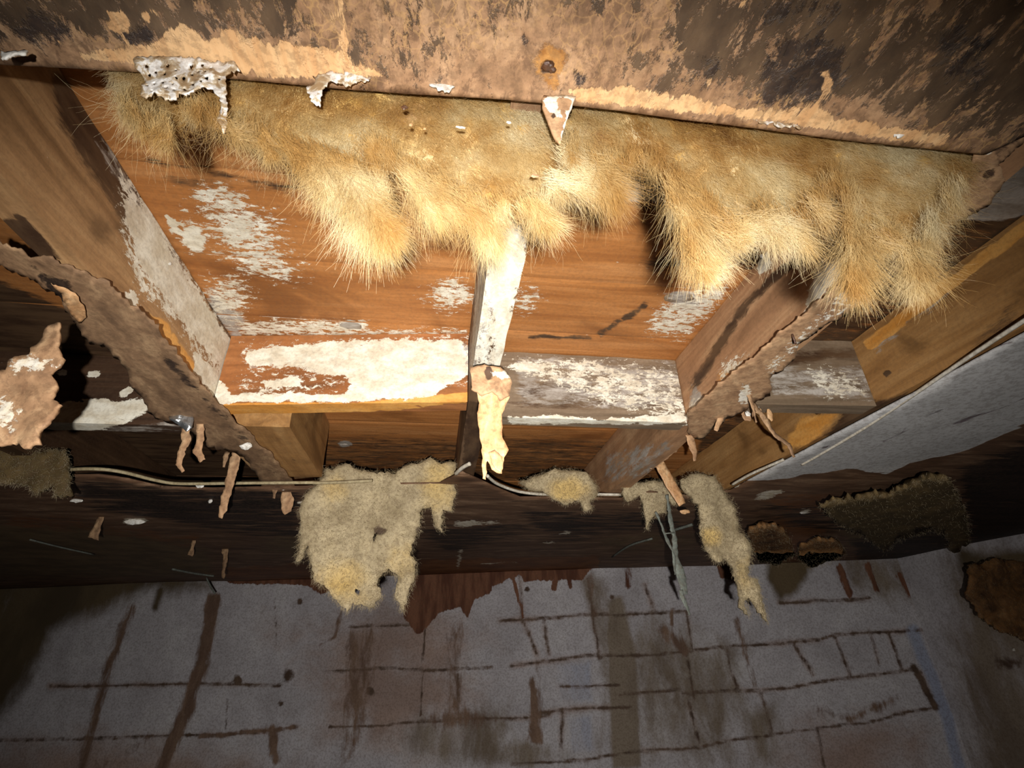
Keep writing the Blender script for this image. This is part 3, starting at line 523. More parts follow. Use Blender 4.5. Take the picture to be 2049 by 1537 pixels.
# far ceiling board, sagging a little, black with mould
fe = px([(-100, 960), (0, 952), (140, 940), (200, 940), (260, 948), (330, 965), (420, 968), (600, 965), (730, 962), (880, 958), (925, 935), (975, 958), (1040, 986), (1240, 990), (1300, 975), (1380, 985), (1460, 974)])
sagf = lambda P: -.010 * np.clip(nz(P * np.array([1, 1.6, 1]), .9, 3), -1, 1) * np.clip((P[:, 1] - 1.3) / .5, 0, 1)
far = wsheet('ceiling', fe + [(.836, 1.25), (.837, .9), (.836, .55), (.837, .1), (XR, .1), (XR, yw(XR)), (XL, yw(XL)), (XL, 1.5)], H - .0135, 'far', .0125, .014, .028, .003, 4, .003, 3, sagf)
tag(far, kind='structure')
stains(far,
  clean=[('p', [(1480, 960), (1640, 870), (2049, 640), (2200, 560), (2200, 800), (2049, 850), (1920, 905), (1830, 925), (1770, 948), (1700, 938), (1620, 950), (1520, 962)], 6, 1)],
  streak=[('l', [(1900, 720), (2040, 680)], 5, 6, .7), ('l', [(1760, 890), (1860, 830), (1950, 800)], 4, 5, .7), ('l', [(1640, 900), (1700, 880)], 4, 5, .7), ('l', [(1900, 850), (2049, 800)], 5, 5, .6), ('p', [(1560, 900), (1700, 820), (1800, 800), (1700, 860)], 14, .5)],
  brown=[('e', 1580, 1080, 90, 60, 0, .5, .7), ('p', [(1480, 990), (1640, 980), (1900, 970), (1900, 1010), (1600, 1040)], 16, .6), ('p', [(840, 1120), (1200, 1110), (1200, 1150), (840, 1160)], 8, .9), ('p', [(450, 1135), (700, 1120), (700, 1165), (450, 1165)], 8, .8), ('p', [(0, 1010), (420, 1060), (400, 1120), (0, 1080)], 30, .6)],
  olive=[('p', [(-50, 1040), (200, 1050), (430, 1090), (430, 1160), (-50, 1170)], 24, .7), ('p', [(1650, 1020), (1850, 1010), (1900, 1090), (1700, 1100)], 24, .75), ('e', 570, 1090, 60, 30, 0, .6, .6), ('p', [(1180, 1060), (1420, 1050), (1400, 1110), (1200, 1120)], 20, .5)],
  black=[('p', [(150, 960), (600, 985), (600, 1080), (400, 1060), (150, 1010)], 18, .7), ('p', [(820, 1060), (1000, 1040), (1100, 1060), (900, 1110)], 16, .66), ('p', [(1000, 1010), (1330, 1020), (1380, 1060), (1100, 1090)], 20, .6), ('p', [(1480, 1010), (1900, 1000), (1900, 1090), (1600, 1060)], 20, .6), ('p', [(1920, 940), (2100, 860), (2100, 1120), (1940, 1100)], 20, .85), ('p', [(1700, 1080), (1900, 1060), (1900, 1130), (1720, 1130)], 14, .8)],
  paint=[('e', 935, 1048, 30, 6, 0, .4, .85), ('e', 985, 1045, 30, 6, 0, .5, .62), ('e', 270, 1043, 26, 8, 0, .3, .9), ('e', 1540, 990, 34, 8, -15, .4, .8), ('l', [(1470, 972), (1570, 920)], 3, 3, .7), ('e', 1608, 1022, 12, 6, 0, .4, .9), ('l', [(920, 1100), (918, 1135)], 5, 3, .62), ('l', [(960, 1128), (1040, 1124)], 2, 2, .65), ('e', 1100, 1086, 14, 3, 0, .4, .7), ('e', 1130, 1066, 14, 3, 0, .4, .7), ('l', [(1600, 930), (1660, 935)], 4, 4, .7), ('l', [(1480, 968), (1660, 870), (2049, 648)], 3, 3, .5)])

# bright broken edges of the far board
def tapeline(pts, wpx, label, mat='edge', z=H - .016):
    L_ = [onZ(u, v, z) for u, v in pts]; r = .0045 * wpx
    o = tube('board_edge', L_, r, mat); tag(o, label, 'board edge'); return o
def fine(pts, n=6):
    out = []
    P_ = [np.array(p, float) for p in pts]
    for i in range(len(P_) - 1):
        p0 = P_[max(0, i - 1)]; p1 = P_[i]; p2 = P_[i + 1]; p3 = P_[min(len(P_) - 1, i + 2)]
        for k in range(n):
            t = k / n; out.append(.5 * (2 * p1 + (p2 - p0) * t + (2 * p0 - 5 * p1 + 4 * p2 - p3) * t * t + (-p0 + 3 * p1 - 3 * p2 + p3) * t ** 3))
    out.append(P_[-1]); return out
tapeline(fine([(975, 952), (995, 968), (1035, 983), (1080, 989), (1130, 989), (1242, 990)]), .95, 'white broken plasterboard edge curving right of the centre joist')
tapeline(fine([(912, 948), (925, 936), (940, 928)]), 1.1, 'short white curl of board edge just left of the hanging peach shred')
tapeline(fine([(596, 1006), (624, 1004)], 3), .9, 'small white board stub at the left edge of the big beige wool')
tapeline(fine([(1465, 970), (1500, 950), (1540, 932), (1568, 920)]), .8, 'short white board edge right of the brown wool tail')
tapeline(fine([(1604, 930), (1640, 910), (1740, 850), (1850, 775), (1960, 700), (2075, 625)]), .75, 'long white board edge running up to the right margin under the ochre joist', 'edge', H - .013)
cab = tube('cable', [onZ(u, v, H - .018) for u, v in fine([(-40, 952), (30, 952), (90, 950), (140, 940), (200, 939), (250, 946), (310, 961), (360, 968), (480, 967), (600, 966), (660, 966), (745, 962)])], .0042, 'cable')
tag(cab, 'thin beige cable sagging along the left broken ceiling edge', 'cable')

# ============================================================ TORN BOARD UNDER THE JOISTS
Zp = lambda z: (lambda u, v: onZ(u, v, z))
Yp = lambda y: (lambda u, v: onY(u, v, y))
def blank(o, **kw):
    base = dict(dark=[], paint=[], gold=[], brown=[], cream=[]); base.update(kw); stains(o, **base); return o
o = sheet('torn_ceiling_strip', [(1962, 292), (2049, 190), (2120, 110), (2160, 150), (2100, 230), (2049, 285), (2000, 330), (2012, 360), (1980, 410), (1930, 440), (1880, 445), (1868, 470), (1850, 505), (1830, 540), (1790, 552), (1745, 580), (1720, 615), (1680, 640), (1650, 652), (1600, 690), (1590, 720), (1548, 750), (1540, 790), (1500, 815), (1440, 850), (1400, 880), (1375, 870), (1380, 822), (1417, 790), (1571, 659), (1690, 562), (1780, 486), (1880, 402), (1930, 352)], Zp(H - .0062), 'paper', .006, (0, 0, 1), 5, 3, 5, 9, .0008)
tag(o, 'long ragged tan strip of torn ceiling paper nailed under the right stained joist', 'torn board')
blank(o, dark=[('p', [(1960, 290), (2100, 130), (2150, 170), (2000, 330)], 14, .62), ('l', [(1900, 390), (1960, 340)], 5, 5, .8), ('e', 1980, 350, 14, 12, 0, .5, .9), ('e', 1950, 420, 20, 10, 0, .5, .6)], paint=[('e', 1975, 300, 18, 12, -20, .4, .9), ('l', [(2049, 190), (1990, 235)], 4, 3, .9), ('e', 1955, 298, 14, 12, 0, .4, .8), ('l', [(1830, 535), (1700, 610), (1640, 640), (1540, 740)], 12, 12, .55), ('e', 1690, 590, 40, 14, -40, .6, .6), ('e', 1490, 790, 12, 22, 10, .5, .85)])
o = sheet('torn_ceiling_strip', [(-40, 470), (45, 505), (110, 520), (200, 560), (255, 600), (310, 650), (370, 730), (430, 800), (480, 850), (560, 930), (600, 985), (612, 1010), (590, 1015), (540, 990), (500, 930), (470, 905), (420, 900), (380, 860), (340, 850), (300, 830), (290, 800), (260, 770), (255, 740), (200, 690), (180, 690), (150, 650), (120, 600), (60, 560), (-40, 520)], Zp(H - .0075), 'paperdark', .006, (0, 0, 1), 7, 8, 6, 10, .0018)
tag(o, 'long brown strip of damp torn ceiling paper peeling under the left joist', 'torn board')
blank(o, paint=[('l', [(0, 505), (110, 525), (200, 548), (260, 590), (330, 660)], 9, 7, .66), ('e', 490, 892, 13, 10, 0, .4, .7)], dark=[('p', [(60, 530), (140, 560), (160, 620), (90, 580)], 10, .8), ('p', [(330, 700), (470, 850), (600, 1000), (560, 960), (420, 820), (320, 720)], 8, .6)])
# the big tan hanging clump of board at the left margin
o = sheet('torn_board_clump', [(85, 650), (120, 645), (112, 690), (120, 720), (98, 745), (110, 770), (100, 800), (122, 810), (105, 850), (80, 870), (85, 890), (50, 900), (30, 880), (0, 890), (-40, 880), (-40, 760), (10, 740), (20, 720), (60, 710), (70, 680)], Yp(.60), 'paper', .012, (0, 1, 0), 5, 12, 6, 9, .008, 18)
tag(o, 'crumbly tan clump of torn board hanging at the left margin', 'torn board'); blank(o, paint=[('e', 60, 730, 50, 20, 0, .6, .66), ('e', 10, 830, 30, 40, 0, .6, .66)])
o = sheet('paper_curl', [(102, 566), (130, 580), (150, 588), (168, 612), (172, 635), (160, 645), (140, 630), (135, 605), (118, 585)], Zp(H - .015), 'paperlight', .002, (0, 0, 1), 2, 4, 5, 7, .004, 40)
tag(o, 'bright peach curl of paper on the brown strip at the left', 'paper curl'); blank(o)

# ------------------------------------------------------------ hanging shreds, one by one
def shred(pts, wd, y, mat, label, cat='shred', group='shreds of ceiling paper', thick=.004, jag=3, **st):
    if y >= 1.6: y = onZ(pts[0][0], pts[0][1] + 2, H - .0135)[1]
    o = strip('hanging_shred', pts, wd, Yp(y), mat, thick, jag, int(pts[0][0])); tag(o, label, cat, group); blank(o, **st); return o
shred([(372, 855), (372, 880), (362, 910), (356, 930), (366, 944)], [14, 16, 14, 12, 6], .98, 'paper', 'left one of the twin tan shreds hanging below the silver foil scrap')
shred([(402, 822), (400, 850), (400, 880), (396, 905), (405, 922)], [16, 14, 14, 18, 12], .97, 'paper', 'right one of the twin tan shreds hanging beside the silver foil scrap')
shred([(474, 905), (466, 940), (458, 970), (450, 1000), (446, 1020), (440, 1036)], [18, 20, 18, 16, 16, 6], 1.22, 'paper', 'long tan shred crossing in front of the beige cable')
shred([(572, 978), (575, 1000), (572, 1020), (568, 1030)], [18, 26, 18, 6], 1.42, 'paper', 'short tan shred beside the left edge of the big beige wool')
shred([(552, 950), (550, 975), (548, 998)], [16, 10, 5], 1.4, 'paperdark', 'small dark shred at the end of the brown strip')
shred([(455, 905), (450, 920), (448, 935)], [10, 8, 4], 1.15, 'paperdark', 'tiny curled shred left of the long tan one')
shred([(1376, 838), (1380, 870), (1388, 900), (1391, 922)], [14, 16, 12, 6], .97, 'paper', 'narrow pale shred under the right end of the grey blocking')
shred([(1447, 815), (1440, 840), (1432, 862)], [14, 12, 7], .86, 'paper', 'short peach shred under the torn right strip')
shred([(1318, 925), (1335, 955), (1352, 985), (1366, 1010)], [18, 20, 19, 14], 1.27, 'paperlight', 'straight peach lath hanging at a slant right of the white board edge', 'lath', 'loose laths', .006, 1.5)
shred([(1376, 868), (1345, 895), (1315, 920), (1300, 935)], [10, 22, 24, 10], 1.2, 'paper', 'jagged tan splinter pointing down left above the slanted lath', 'splinter', 'loose laths', .006, 3)
shred([(1862, 752), (1875, 790), (1885, 820), (1902, 852)], [14, 9, 8, 5], .86, 'paper', 'thin twisted shred crossing the long white board edge at the right')
shred([(1776, 800), (1776, 812), (1772, 822)], [14, 8, 7], .85, 'paperlight', 'tiny pale yellow shred on the ochre joist')
shred([(204, 1030), (196, 1050), (186, 1078)], [10, 12, 22], 1.6, 'paperdark', 'dim brown shred hanging left in the dark under the cable')
shred([(388, 1080), (384, 1100), (380, 1112)], [8, 8, 10], 1.7, 'paperdark', 'dim small shred in the dark left of the big beige wool')
shred([(450, 1098), (450, 1128), (446, 1158)], [14, 8, 5], 1.8, 'paperdark', 'forked dim shred above the top of the back wall at the left')
shred([(1478, 775), (1490, 800), (1498, 828), (1496, 842)], [24, 34, 26, 10], .84, 'paper', 'crumpled tan shred left of the white flakes below the torn right strip', paint=[('e', 1490, 790, 10, 20, 0, .5, .7)])
shred([(1498, 786), (1508, 815), (1514, 845)], [10, 6, 3], onZ(1498, 790, H - .005)[1], 'paperdark', 'thin dark fibre hanging from the torn right strip', jag=1.5)
shred([(1508, 808), (1530, 838), (1552, 870), (1578, 890), (1590, 915)], [8, 9, 7, 8, 4], onZ(1508, 812, H - .005)[1], 'paperdark', 'dark crooked shred in front of the ochre wood at the right', jag=2)
# the peach shred under the centre joist, in two layers
root = bpy.data.objects.new('hanging_board_shred', None); COL.objects.link(root); root.location = onY(985, 760, .60); tag(root, 'big peach board shred hanging from the end of the white centre joist', 'shred')
a = sheet('board_shred', [(955, 760), (1018, 770), (1020, 795), (1004, 830), (1006, 880), (1018, 900), (1010, 915), (1004, 948), (985, 938), (975, 920), (972, 960), (966, 958), (964, 890), (960, 880), (956, 820)], Yp(.62), 'paperlight', .006, (0, 1, 0), 3, 21, 5, 6, .004, 35, root); blank(a)
b = sheet('glossy_tip', [(978, 905), (990, 900), (1006, 915), (1004, 946), (990, 938)], Yp(.612), 'paperlight', .004, (0, 1, 0), 2, 22, 5, 6, .003, 35, root); blank(b); b['label'] = 'glossy wet tip'
a = sheet('torn_collar', [(940, 735), (970, 728), (1012, 738), (1024, 760), (1020, 790), (1002, 800), (985, 785), (965, 790), (945, 780)], Yp(.612), 'paper', .010, (0, 1, 0), 3, 23, 5, 6, .005, 30, root); blank(a, paint=[('e', 1005, 750, 22, 10, 0, .5, .8)], dark=[('e', 978, 748, 12, 14, 0, .5, .8)])
# triangular broken corner near the lens
root = bpy.data.objects.new('broken_board_corner', None); COL.objects.link(root); root.location = onY(1120, 195, .262); tag(root, 'triangular broken board corner with white paint hanging between the two golden wool batts', 'board shard')
a = sheet('board_corner', [(1088, 190), (1152, 192), (1146, 210), (1134, 240), (1122, 285), (1108, 268), (1096, 240), (1085, 210)], Yp(.243), 'paper', .007, (0, 1, 0), 2, 31, 5, 7, .001, 30, root); blank(a, paint=[('p', [(1088, 192), (1112, 195), (1124, 240), (1104, 225), (1090, 215)], 5, .95), ('l', [(1100, 190), (1150, 194), (1135, 235), (1124, 280)], 4, 2, .95)], dark=[('e', 1105, 232, 8, 8, 0, .4, .9)])
b = flake('plaster_lump', onY(1182, 200, .25), (.006, .004, .006), 'white', 77, root); flake('plaster_lump', onY(1165, 194, .25), (.007, .004, .003), 'white', 78, root)

# flaking white paint stuck to the near edge
for i, (pl, lab) in enumerate([
   ([(265, 118), (330, 112), (400, 118), (470, 128), (480, 140), (452, 150), (450, 200), (458, 230), (448, 268), (436, 240), (440, 190), (420, 175), (380, 185), (340, 200), (310, 190), (285, 188), (280, 150)], 'wide crust of white flaking plaster on the near ceiling edge with a long white drip'),
   ([(625, 150), (660, 145), (740, 150), (740, 162), (670, 165), (650, 175), (640, 208), (625, 200), (612, 172), (630, 165)], 'small grey white plaster crust with a hanging tab on the near ceiling edge'),
   ([(860, 150), (895, 155), (910, 172), (890, 182), (862, 172)], 'pale plaster knob on the near ceiling edge left of the rusty screw'),
   ([(1488, 220), (1530, 230), (1600, 245), (1604, 255), (1560, 250), (1500, 236)], 'thin grey white plaster crumbs under the near ceiling edge, right of centre'),
   ([(1775, 258), (1800, 262), (1822, 270), (1800, 275), (1780, 270)], 'small round plaster curl under the near ceiling edge, far right'),
   ([(0, 100), (52, 102), (50, 116), (0, 116)], 'pale plaster strip at the upper left end of the near ceiling edge')]):
    hl = []
    if i == 0:
        rr = random.Random(3); cs = []
        while len(cs) < 26:
            p = (rr.uniform(290, 440), rr.uniform(128, 192))
            if sd_poly(np.array([p]), pl)[0] > 9 and all(math.hypot(p[0] - q[0], p[1] - q[1]) > 13 for q in cs): cs.append(p)
        hl = [[(p[0] + math.cos(t) * rr.uniform(2, 5), p[1] + math.sin(t) * rr.uniform(2, 4)) for t in (0, 1.2, 2.4, 3.6, 4.9)] for p in cs]
    o = sheet('plaster_crust', pl, Yp(.2475 - .001 * i), 'white' if i not in (0, 1, 3) else 'crust', .003, (0, 1, 0), 7, 40 + i, 3, 5, .003, 60, None, hl); tag(o, lab, 'plaster crust')

# ============================================================ GOLDEN FIBREGLASS
def hairs(name, P0, dirs, lens, n=7, rad=.00010, curl=.5, mat='hair', parent=None, seed=1):
    r = np.random.default_rng(seed); N = len(P0); pts = np.empty((N, n, 3)); pts[:, 0] = P0; d = dirs / np.linalg.norm(dirs, axis=1, keepdims=True)
    bend = r.normal(0, curl, (N, 3)); st = (lens / (n - 1))[:, None]
    for i in range(1, n):
        d = d + bend * (.9 / n) + r.normal(0, .10, (N, 3)) + np.array([0, 0, -.06]); d /= np.linalg.norm(d, axis=1, keepdims=True)
        pts[:, i] = pts[:, i - 1] + d * st
    hc = bpy.data.hair_curves.new(name); hc.add_curves([n] * N)
    org = P0.mean(0); hc.points.foreach_set('position', (pts - org).reshape(-1).astype(np.float32))
    rr = np.tile(np.linspace(1, .25, n), N) * rad * np.repeat(r.uniform(.6, 1.3, N), n)
    a = hc.attributes.get('radius') or hc.attributes.new('radius', 'FLOAT', 'POINT'); a.data.foreach_set('value', rr.astype(np.float32))
    hc.materials.append(M[mat]); o = bpy.data.objects.new(name, hc); COL.objects.link(o); o.location = org
    if parent: o.parent = parent; o.matrix_parent_inverse = Matrix.Translation(parent.location).inverted()
    o['kind'] = 'stuff'; return o
def sample_poly(poly, n, r):
    A = np.array(poly, float); lo, hi = A.min(0), A.max(0); out = np.empty((0, 2))
    while len(out) < n:
        q = lo + (hi - lo) * r.random((n * 2, 2)); out = np.vstack([out, q[sd_poly(q, poly) > -2]])
    return out[:n]
def batt(name, body, tufts, label, group, y0, nh, seed, lean, **st):
    """body: outline of the wool in the photo, hanging from above the ceiling edge; tufts: polylines (root..tip) with width"""
    root = bpy.data.objects.new(name, None); COL.objects.link(root); r = np.random.default_rng(seed)
    top = min(p[1] for p in body); bot = max(p[1] for p in body)
    cx = np.mean([p[0] for p in body]); root.location = onY(cx, top + 30, y0); tag(root, label, 'insulation', group)
    def bul(u, v):             # how far the wool bulges toward the room
        q = mnoise.noise(Vector((u * .011, v * .013, seed))) * .5 + mnoise.noise(Vector((u * .03, v * .03, seed + 4))) * .22 + mnoise.noise(Vector((u * .09, v * .07, seed + 8))) * .08
        return .017 * (q + .25)
    def to3(u, v):
        k = max(0., min(1., (v - (112 + .092 * u)) / 60.))
        return onY(u, v, y0 - bul(u, v) * k)
    w_ = sheet('wool_body', body, to3, 'wool', .012, (0, 1, 0), 14, seed, 5, 8, .003, 60, root)
    base = dict(brown=[], cream=[]); base.update(st); stains(w_, **base)
    # fibres over the body
    q = sample_poly(body, nh, r); P0 = np.array([to3(u, v) for u, v in q]) - np.array([0, .002, 0])
    g = np.array([lean(u, v) for u, v in q]); D = np.stack([g + r.normal(0, .28, nh), -.02 + r.normal(0, .14, nh), -1 + r.normal(0, .2, nh)], 1)
    hairs('fibres', P0, D, r.uniform(.008, .030, nh), 7, .00009, .6, 'hair', root, seed)
    # tufts: bundles along a line
    PP, DD, LL = [], [], []
    eb = np.array(densify(body, 4, seed, 5)); eb = eb[eb[:, 1] > (165 + .092 * eb[:, 0])]
    for _ in range(110):                                  # wisps along the torn lower margin
        p = eb[r.integers(0, len(eb))]; tp = p + np.array([lean(*p) * 34 + r.normal(0, 12), r.uniform(16, 58)]); sp_ = r.uniform(5, 15); yy = y0 - r.uniform(.004, .022)
        for _k in range(int(r.uniform(40, 130))):
            a_ = p + r.normal(0, sp_, 2) + np.array([0, -8]); b_ = tp + r.normal(0, 3.5, 2); A = onY(a_[0], a_[1], yy - r.random() * .006); B = onY(b_[0], b_[1], yy)
            PP.append(A); DD.append((B - A) / (np.linalg.norm(B - A) + 1e-6) + r.normal(0, .06, 3)); LL.append(min(.06, np.linalg.norm(B - A) * r.uniform(.7, 1.1)))
    for (pl, wd, cnt) in tufts:
        pl = np.array(pl, float); seg = np.linalg.norm(np.diff(pl, axis=0), axis=1); T = np.concatenate([[0], np.cumsum(seg)]); Lt = T[-1]
        tips = [pl[-1] + np.array([r.normal(0, wd * .42), r.normal(0, wd * .5)]) for _ in range(5)]
        for _ in range(int(cnt * 1.8)):
            t = r.random() ** 1.3 * .86 * Lt; i = np.searchsorted(T, t) - 1; i = max(0, i); f = (t - T[i]) / seg[i]; p = pl[i] + (pl[i + 1] - pl[i]) * f
            taper = 1 - .6 * t / Lt; p = p + r.normal(0, wd * .33 * taper, 2)
            tip = tips[r.integers(0, 5)] + r.normal(0, 3.5, 2); yy = y0 - .012 - r.random() * .015; A = onY(p[0], p[1], yy); B = onY(tip[0], tip[1], yy)
            PP.append(A); DD.append((B - A) / (np.linalg.norm(B - A) + 1e-6) + r.normal(0, .10, 3)); LL.append(min(.07, np.linalg.norm(B - A) * r.uniform(.6, 1.15) + .006))
    bb = np.array(densify(body, 4, seed, 5)); bb = bb[bb[:, 1] > (150 + .092 * bb[:, 0])]; k = r.integers(0, len(bb), 2600); q = bb[k] + r.normal(0, 7, (2600, 2))
    P0 = np.array([to3(u, v) for u, v in q]); D = np.stack([np.array([lean(u, v) for u, v in q]) + r.normal(0, .45, 2600), r.normal(0, .25, 2600), -1 + r.normal(0, .3, 2600)], 1)
    hairs('stray_fibres', P0, D, r.uniform(.012, .05, 2600), 10, .00007, 1.3, 'hair', root, seed + 3)
    if PP: hairs('tuft_fibres', np.array(PP), np.array(DD), np.array(LL), 8, .00009, .35, 'hair', root, seed + 5)
    return root
lb = [(215, 112), (400, 128), (700, 160), (960, 182), (1085, 190), (1095, 240), (1125, 285), (1150, 330), (1120, 365), (1085, 385), (1085, 430), (1060, 420), (1020, 395), (1000, 415), (980, 440), (955, 410), (920, 385), (880, 370), (850, 350),
      (800, 330), (775, 300), (745, 275), (735, 300), (752, 335), (762, 375), (745, 385), (722, 360), (695, 335), (665, 318), (640, 318), (620, 305), (590, 290), (560, 285), (530, 275), (500, 250), (470, 250), (440, 235), (400, 205), (370, 215), (345, 250), (320, 250), (290, 225), (262, 225), (240, 190)]
batt('insulation_batt', lb,
  [([(620, 290), (700, 360), (745, 420)], 40, 500), ([(800, 330), (850, 400), (900, 450)], 40, 500), ([(560, 270), (600, 310), (640, 350)], 30, 400), ([(330, 230), (340, 262), (332, 290)], 16, 260), ([(440, 240), (470, 265), (490, 285)], 22, 300), ([(520, 275), (535, 300), (548, 320)], 18, 260), ([(640, 330), (650, 360), (665, 400)], 34, 500), ([(690, 330), (740, 410), (775, 480)], 46, 1500), ([(740, 400), (770, 450), (790, 480)], 26, 700), ([(620, 300), (640, 345), (650, 380)], 30, 400),
   ([(860, 350), (900, 410), (925, 440)], 40, 500), ([(930, 390), (970, 450), (1005, 495)], 36, 900), ([(1060, 390), (1085, 430), (1105, 455)], 30, 500), ([(1100, 350), (1150, 372), (1180, 380)], 30, 500), ([(1120, 300), (1180, 340), (1240, 410)], 36, 700), ([(700, 340), (720, 400), (735, 470)], 24, 500), ([(260, 215), (280, 235), (290, 262)], 14, 160), ([(820, 330), (850, 390), (870, 420)], 30, 500)],
  'golden fibreglass batt hanging left of the centre joist over a torn fringe', 'fibreglass batts hanging from the near edge', .272, 34000, 11, lambda u, v: .35,
  brown=[('p', [(200, 110), (520, 130), (560, 160), (400, 180), (240, 170)], 20, .55), ('p', [(780, 190), (1000, 200), (900, 250), (740, 250)], 20, .6), ('p', [(1060, 200), (1160, 300), (1150, 370), (1050, 300)], 20, .65), ('e', 820, 235, 60, 20, 0, .6, .7), ('e', 750, 300, 20, 50, 20, .5, .6)],
  cream=[('e', 890, 320, 110, 60, 0, .7, .72), ('e', 650, 310, 60, 50, 0, .7, .65), ('e', 1050, 350, 70, 40, 0, .7, .65), ('e', 560, 210, 70, 50, 0, .8, .5), ('e', 330, 190, 60, 30, 0, .8, .6)])
rb = [(1160, 195), (1400, 226), (1700, 264), (1955, 292), (1935, 330), (1905, 380), (1880, 420), (1860, 450), (1845, 490), (1835, 540), (1820, 510), (1800, 470), (1760, 465), (1725, 490), (1712, 440), (1700, 385), (1675, 350), (1650, 365), (1620, 410), (1590, 430), (1560, 425), (1530, 435), (1490, 450), (1455, 460), (1420, 420), (1405, 390), (1390, 420), (1370, 420), (1350, 380), (1335, 335), (1300, 315), (1255, 310), (1230, 325), (1200, 320), (1175, 300), (1145, 285), (1130, 260)]
batt('insulation_batt', rb,
  [([(1375, 400), (1380, 470), (1395, 520), (1412, 562)], 30, 1300), ([(1340, 340), (1350, 400), (1375, 440)], 34, 700), ([(1210, 310), (1225, 345), (1238, 380)], 20, 300), ([(1180, 300), (1215, 350), (1245, 405)], 18, 300), ([(1450, 440), (1470, 465), (1490, 475)], 60, 700), ([(1560, 430), (1590, 460), (1610, 480)], 40, 500), ([(1620, 390), (1640, 420), (1650, 440)], 40, 400),
   ([(1700, 430), (1706, 500), (1702, 560), (1712, 590)], 24, 900), ([(1730, 450), (1720, 520), (1705, 560)], 22, 400), ([(1830, 480), (1832, 540), (1834, 592)], 26, 800), ([(1800, 470), (1825, 530), (1840, 570)], 26, 500), ([(1760, 455), (1770, 480), (1780, 500)], 50, 400), ([(1530, 420), (1540, 450), (1545, 470)], 60, 500), ([(1860, 420), (1865, 460), (1860, 490)], 26, 300), ([(1150, 260), (1140, 300), (1150, 330)], 24, 300)],
  'golden fibreglass batt hanging right of the centre joist, reaching the right corner of the hole', 'fibreglass batts hanging from the near edge', .268, 34000, 29, lambda u, v: .05,
  brown=[('p', [(1130, 200), (1220, 205), (1230, 320), (1150, 320)], 24, .7), ('p', [(1640, 370), (1690, 380), (1600, 450), (1540, 440)], 16, .5), ('p', [(1850, 300), (1960, 290), (1900, 380), (1840, 470)], 20, .45)],
  cream=[('e', 1270, 260, 50, 40, 0, .7, .7), ('e', 1500, 360, 110, 90, 0, .7, .72), ('e', 1420, 300, 60, 40, 0, .8, .55), ('e', 1780, 420, 50, 60, 0, .7, .6), ('e', 1780, 330, 40, 30, 0, .7, .45)])
# ============================================================ DUSTY WOOL OVER THE FAR EDGE
def fringe(poly, y, n, seed, mat, parent, ln=(.003, .011), rad=.00022):
    yf = y if callable(y) else (lambda u, v: y)
    r = np.random.default_rng(seed); b = np.array(densify(poly, 3, seed, 4)); k = r.integers(0, len(b), n); q = b[k] + r.normal(0, 3, (n, 2))
    c = b.mean(0); P0 = np.array([onY(u, v, yf(u, v) - .004 - r.random() * .01) for u, v in q]); out = (q - c) / np.linalg.norm(q - c, axis=1, keepdims=True)
    D = np.stack([out[:, 0] * .5 + r.normal(0, .4, n), r.normal(0, .3, n), -out[:, 1] * .6 - .5 + r.normal(0, .4, n)], 1)
    q2 = sample_poly(poly, n, r); P1 = np.array([onY(u, v, yf(u, v) - .010 - r.random() * .01) for u, v in q2]); D1 = r.normal(0, .6, (n, 3)) + np.array([0, -.3, -.4])
    return hairs('fibres', np.vstack([P0, P1]), np.vstack([D, D1]), np.concatenate([r.uniform(*ln, n), r.uniform(*ln, n)]), 5, rad, .8, mat, parent, seed)
def clump(name, poly, y, mat, label, seed, jag=6, disp=.014, n=2500, holes=(), hair='hairgrey', th=.03, grid=9, **st):
    root = bpy.data.objects.new(name, None); COL.objects.link(root); A = np.array(poly, float); yf = y if callable(y) else (lambda u, v: y); root.location = onY(*A.mean(0), yf(*A.mean(0))); tag(root, label, 'insulation')
    if callable(y): disp = .007
    o = sheet('wool_body', poly, lambda u, v: onY(u, v, yf(u, v)), mat, th, (0, 0, 1) if callable(y) else (0, 1, 0), jag, seed, 5, grid, disp, 16, root, holes); blank(o, **st)
    fringe(poly, y, n, seed, hair, root); return root
clump('insulation_clump', [(650, 940), (690, 932), (730, 945), (790, 945), (815, 935), (860, 918), (890, 928), (910, 925), (912, 950), (906, 1000), (905, 1022), (888, 1020), (884, 1066), (872, 1055), (862, 1010), (845, 1015), (838, 1060), (825, 1085), (820, 1105), (832, 1125), (828, 1165), (815, 1195), (806, 1222), (795, 1205), (790, 1195), (798, 1160), (778, 1140), (762, 1145), (752, 1170), (766, 1195), (745, 1215), (722, 1212), (705, 1205), (695, 1225), (672, 1200), (655, 1180), (632, 1165), (622, 1120), (612, 1090), (606, 1118), (594, 1125), (600, 1080), (604, 1040), (598, 1030), (612, 990), (640, 965)],
  1.33, 'felt', 'largest beige wool clump drooping over the far ceiling edge with ragged holes', 61, 7, .018, 3500, holes=[[(748, 1068), (758, 1062), (752, 1080), (745, 1088)], [(710, 1178), (722, 1180), (716, 1194)]],
  gold=[('e', 690, 1160, 60, 50, 0, .7, .6), ('e', 880, 970, 40, 60, 0, .7, .6), ('e', 670, 980, 30, 40, 0, .7, .5), ('e', 800, 1120, 40, 50, 0, .7, .5)], dark=[('e', 760, 1060, 14, 10, 0, .5, .8), ('e', 840, 1060, 16, 8, 0, .5, .7)])
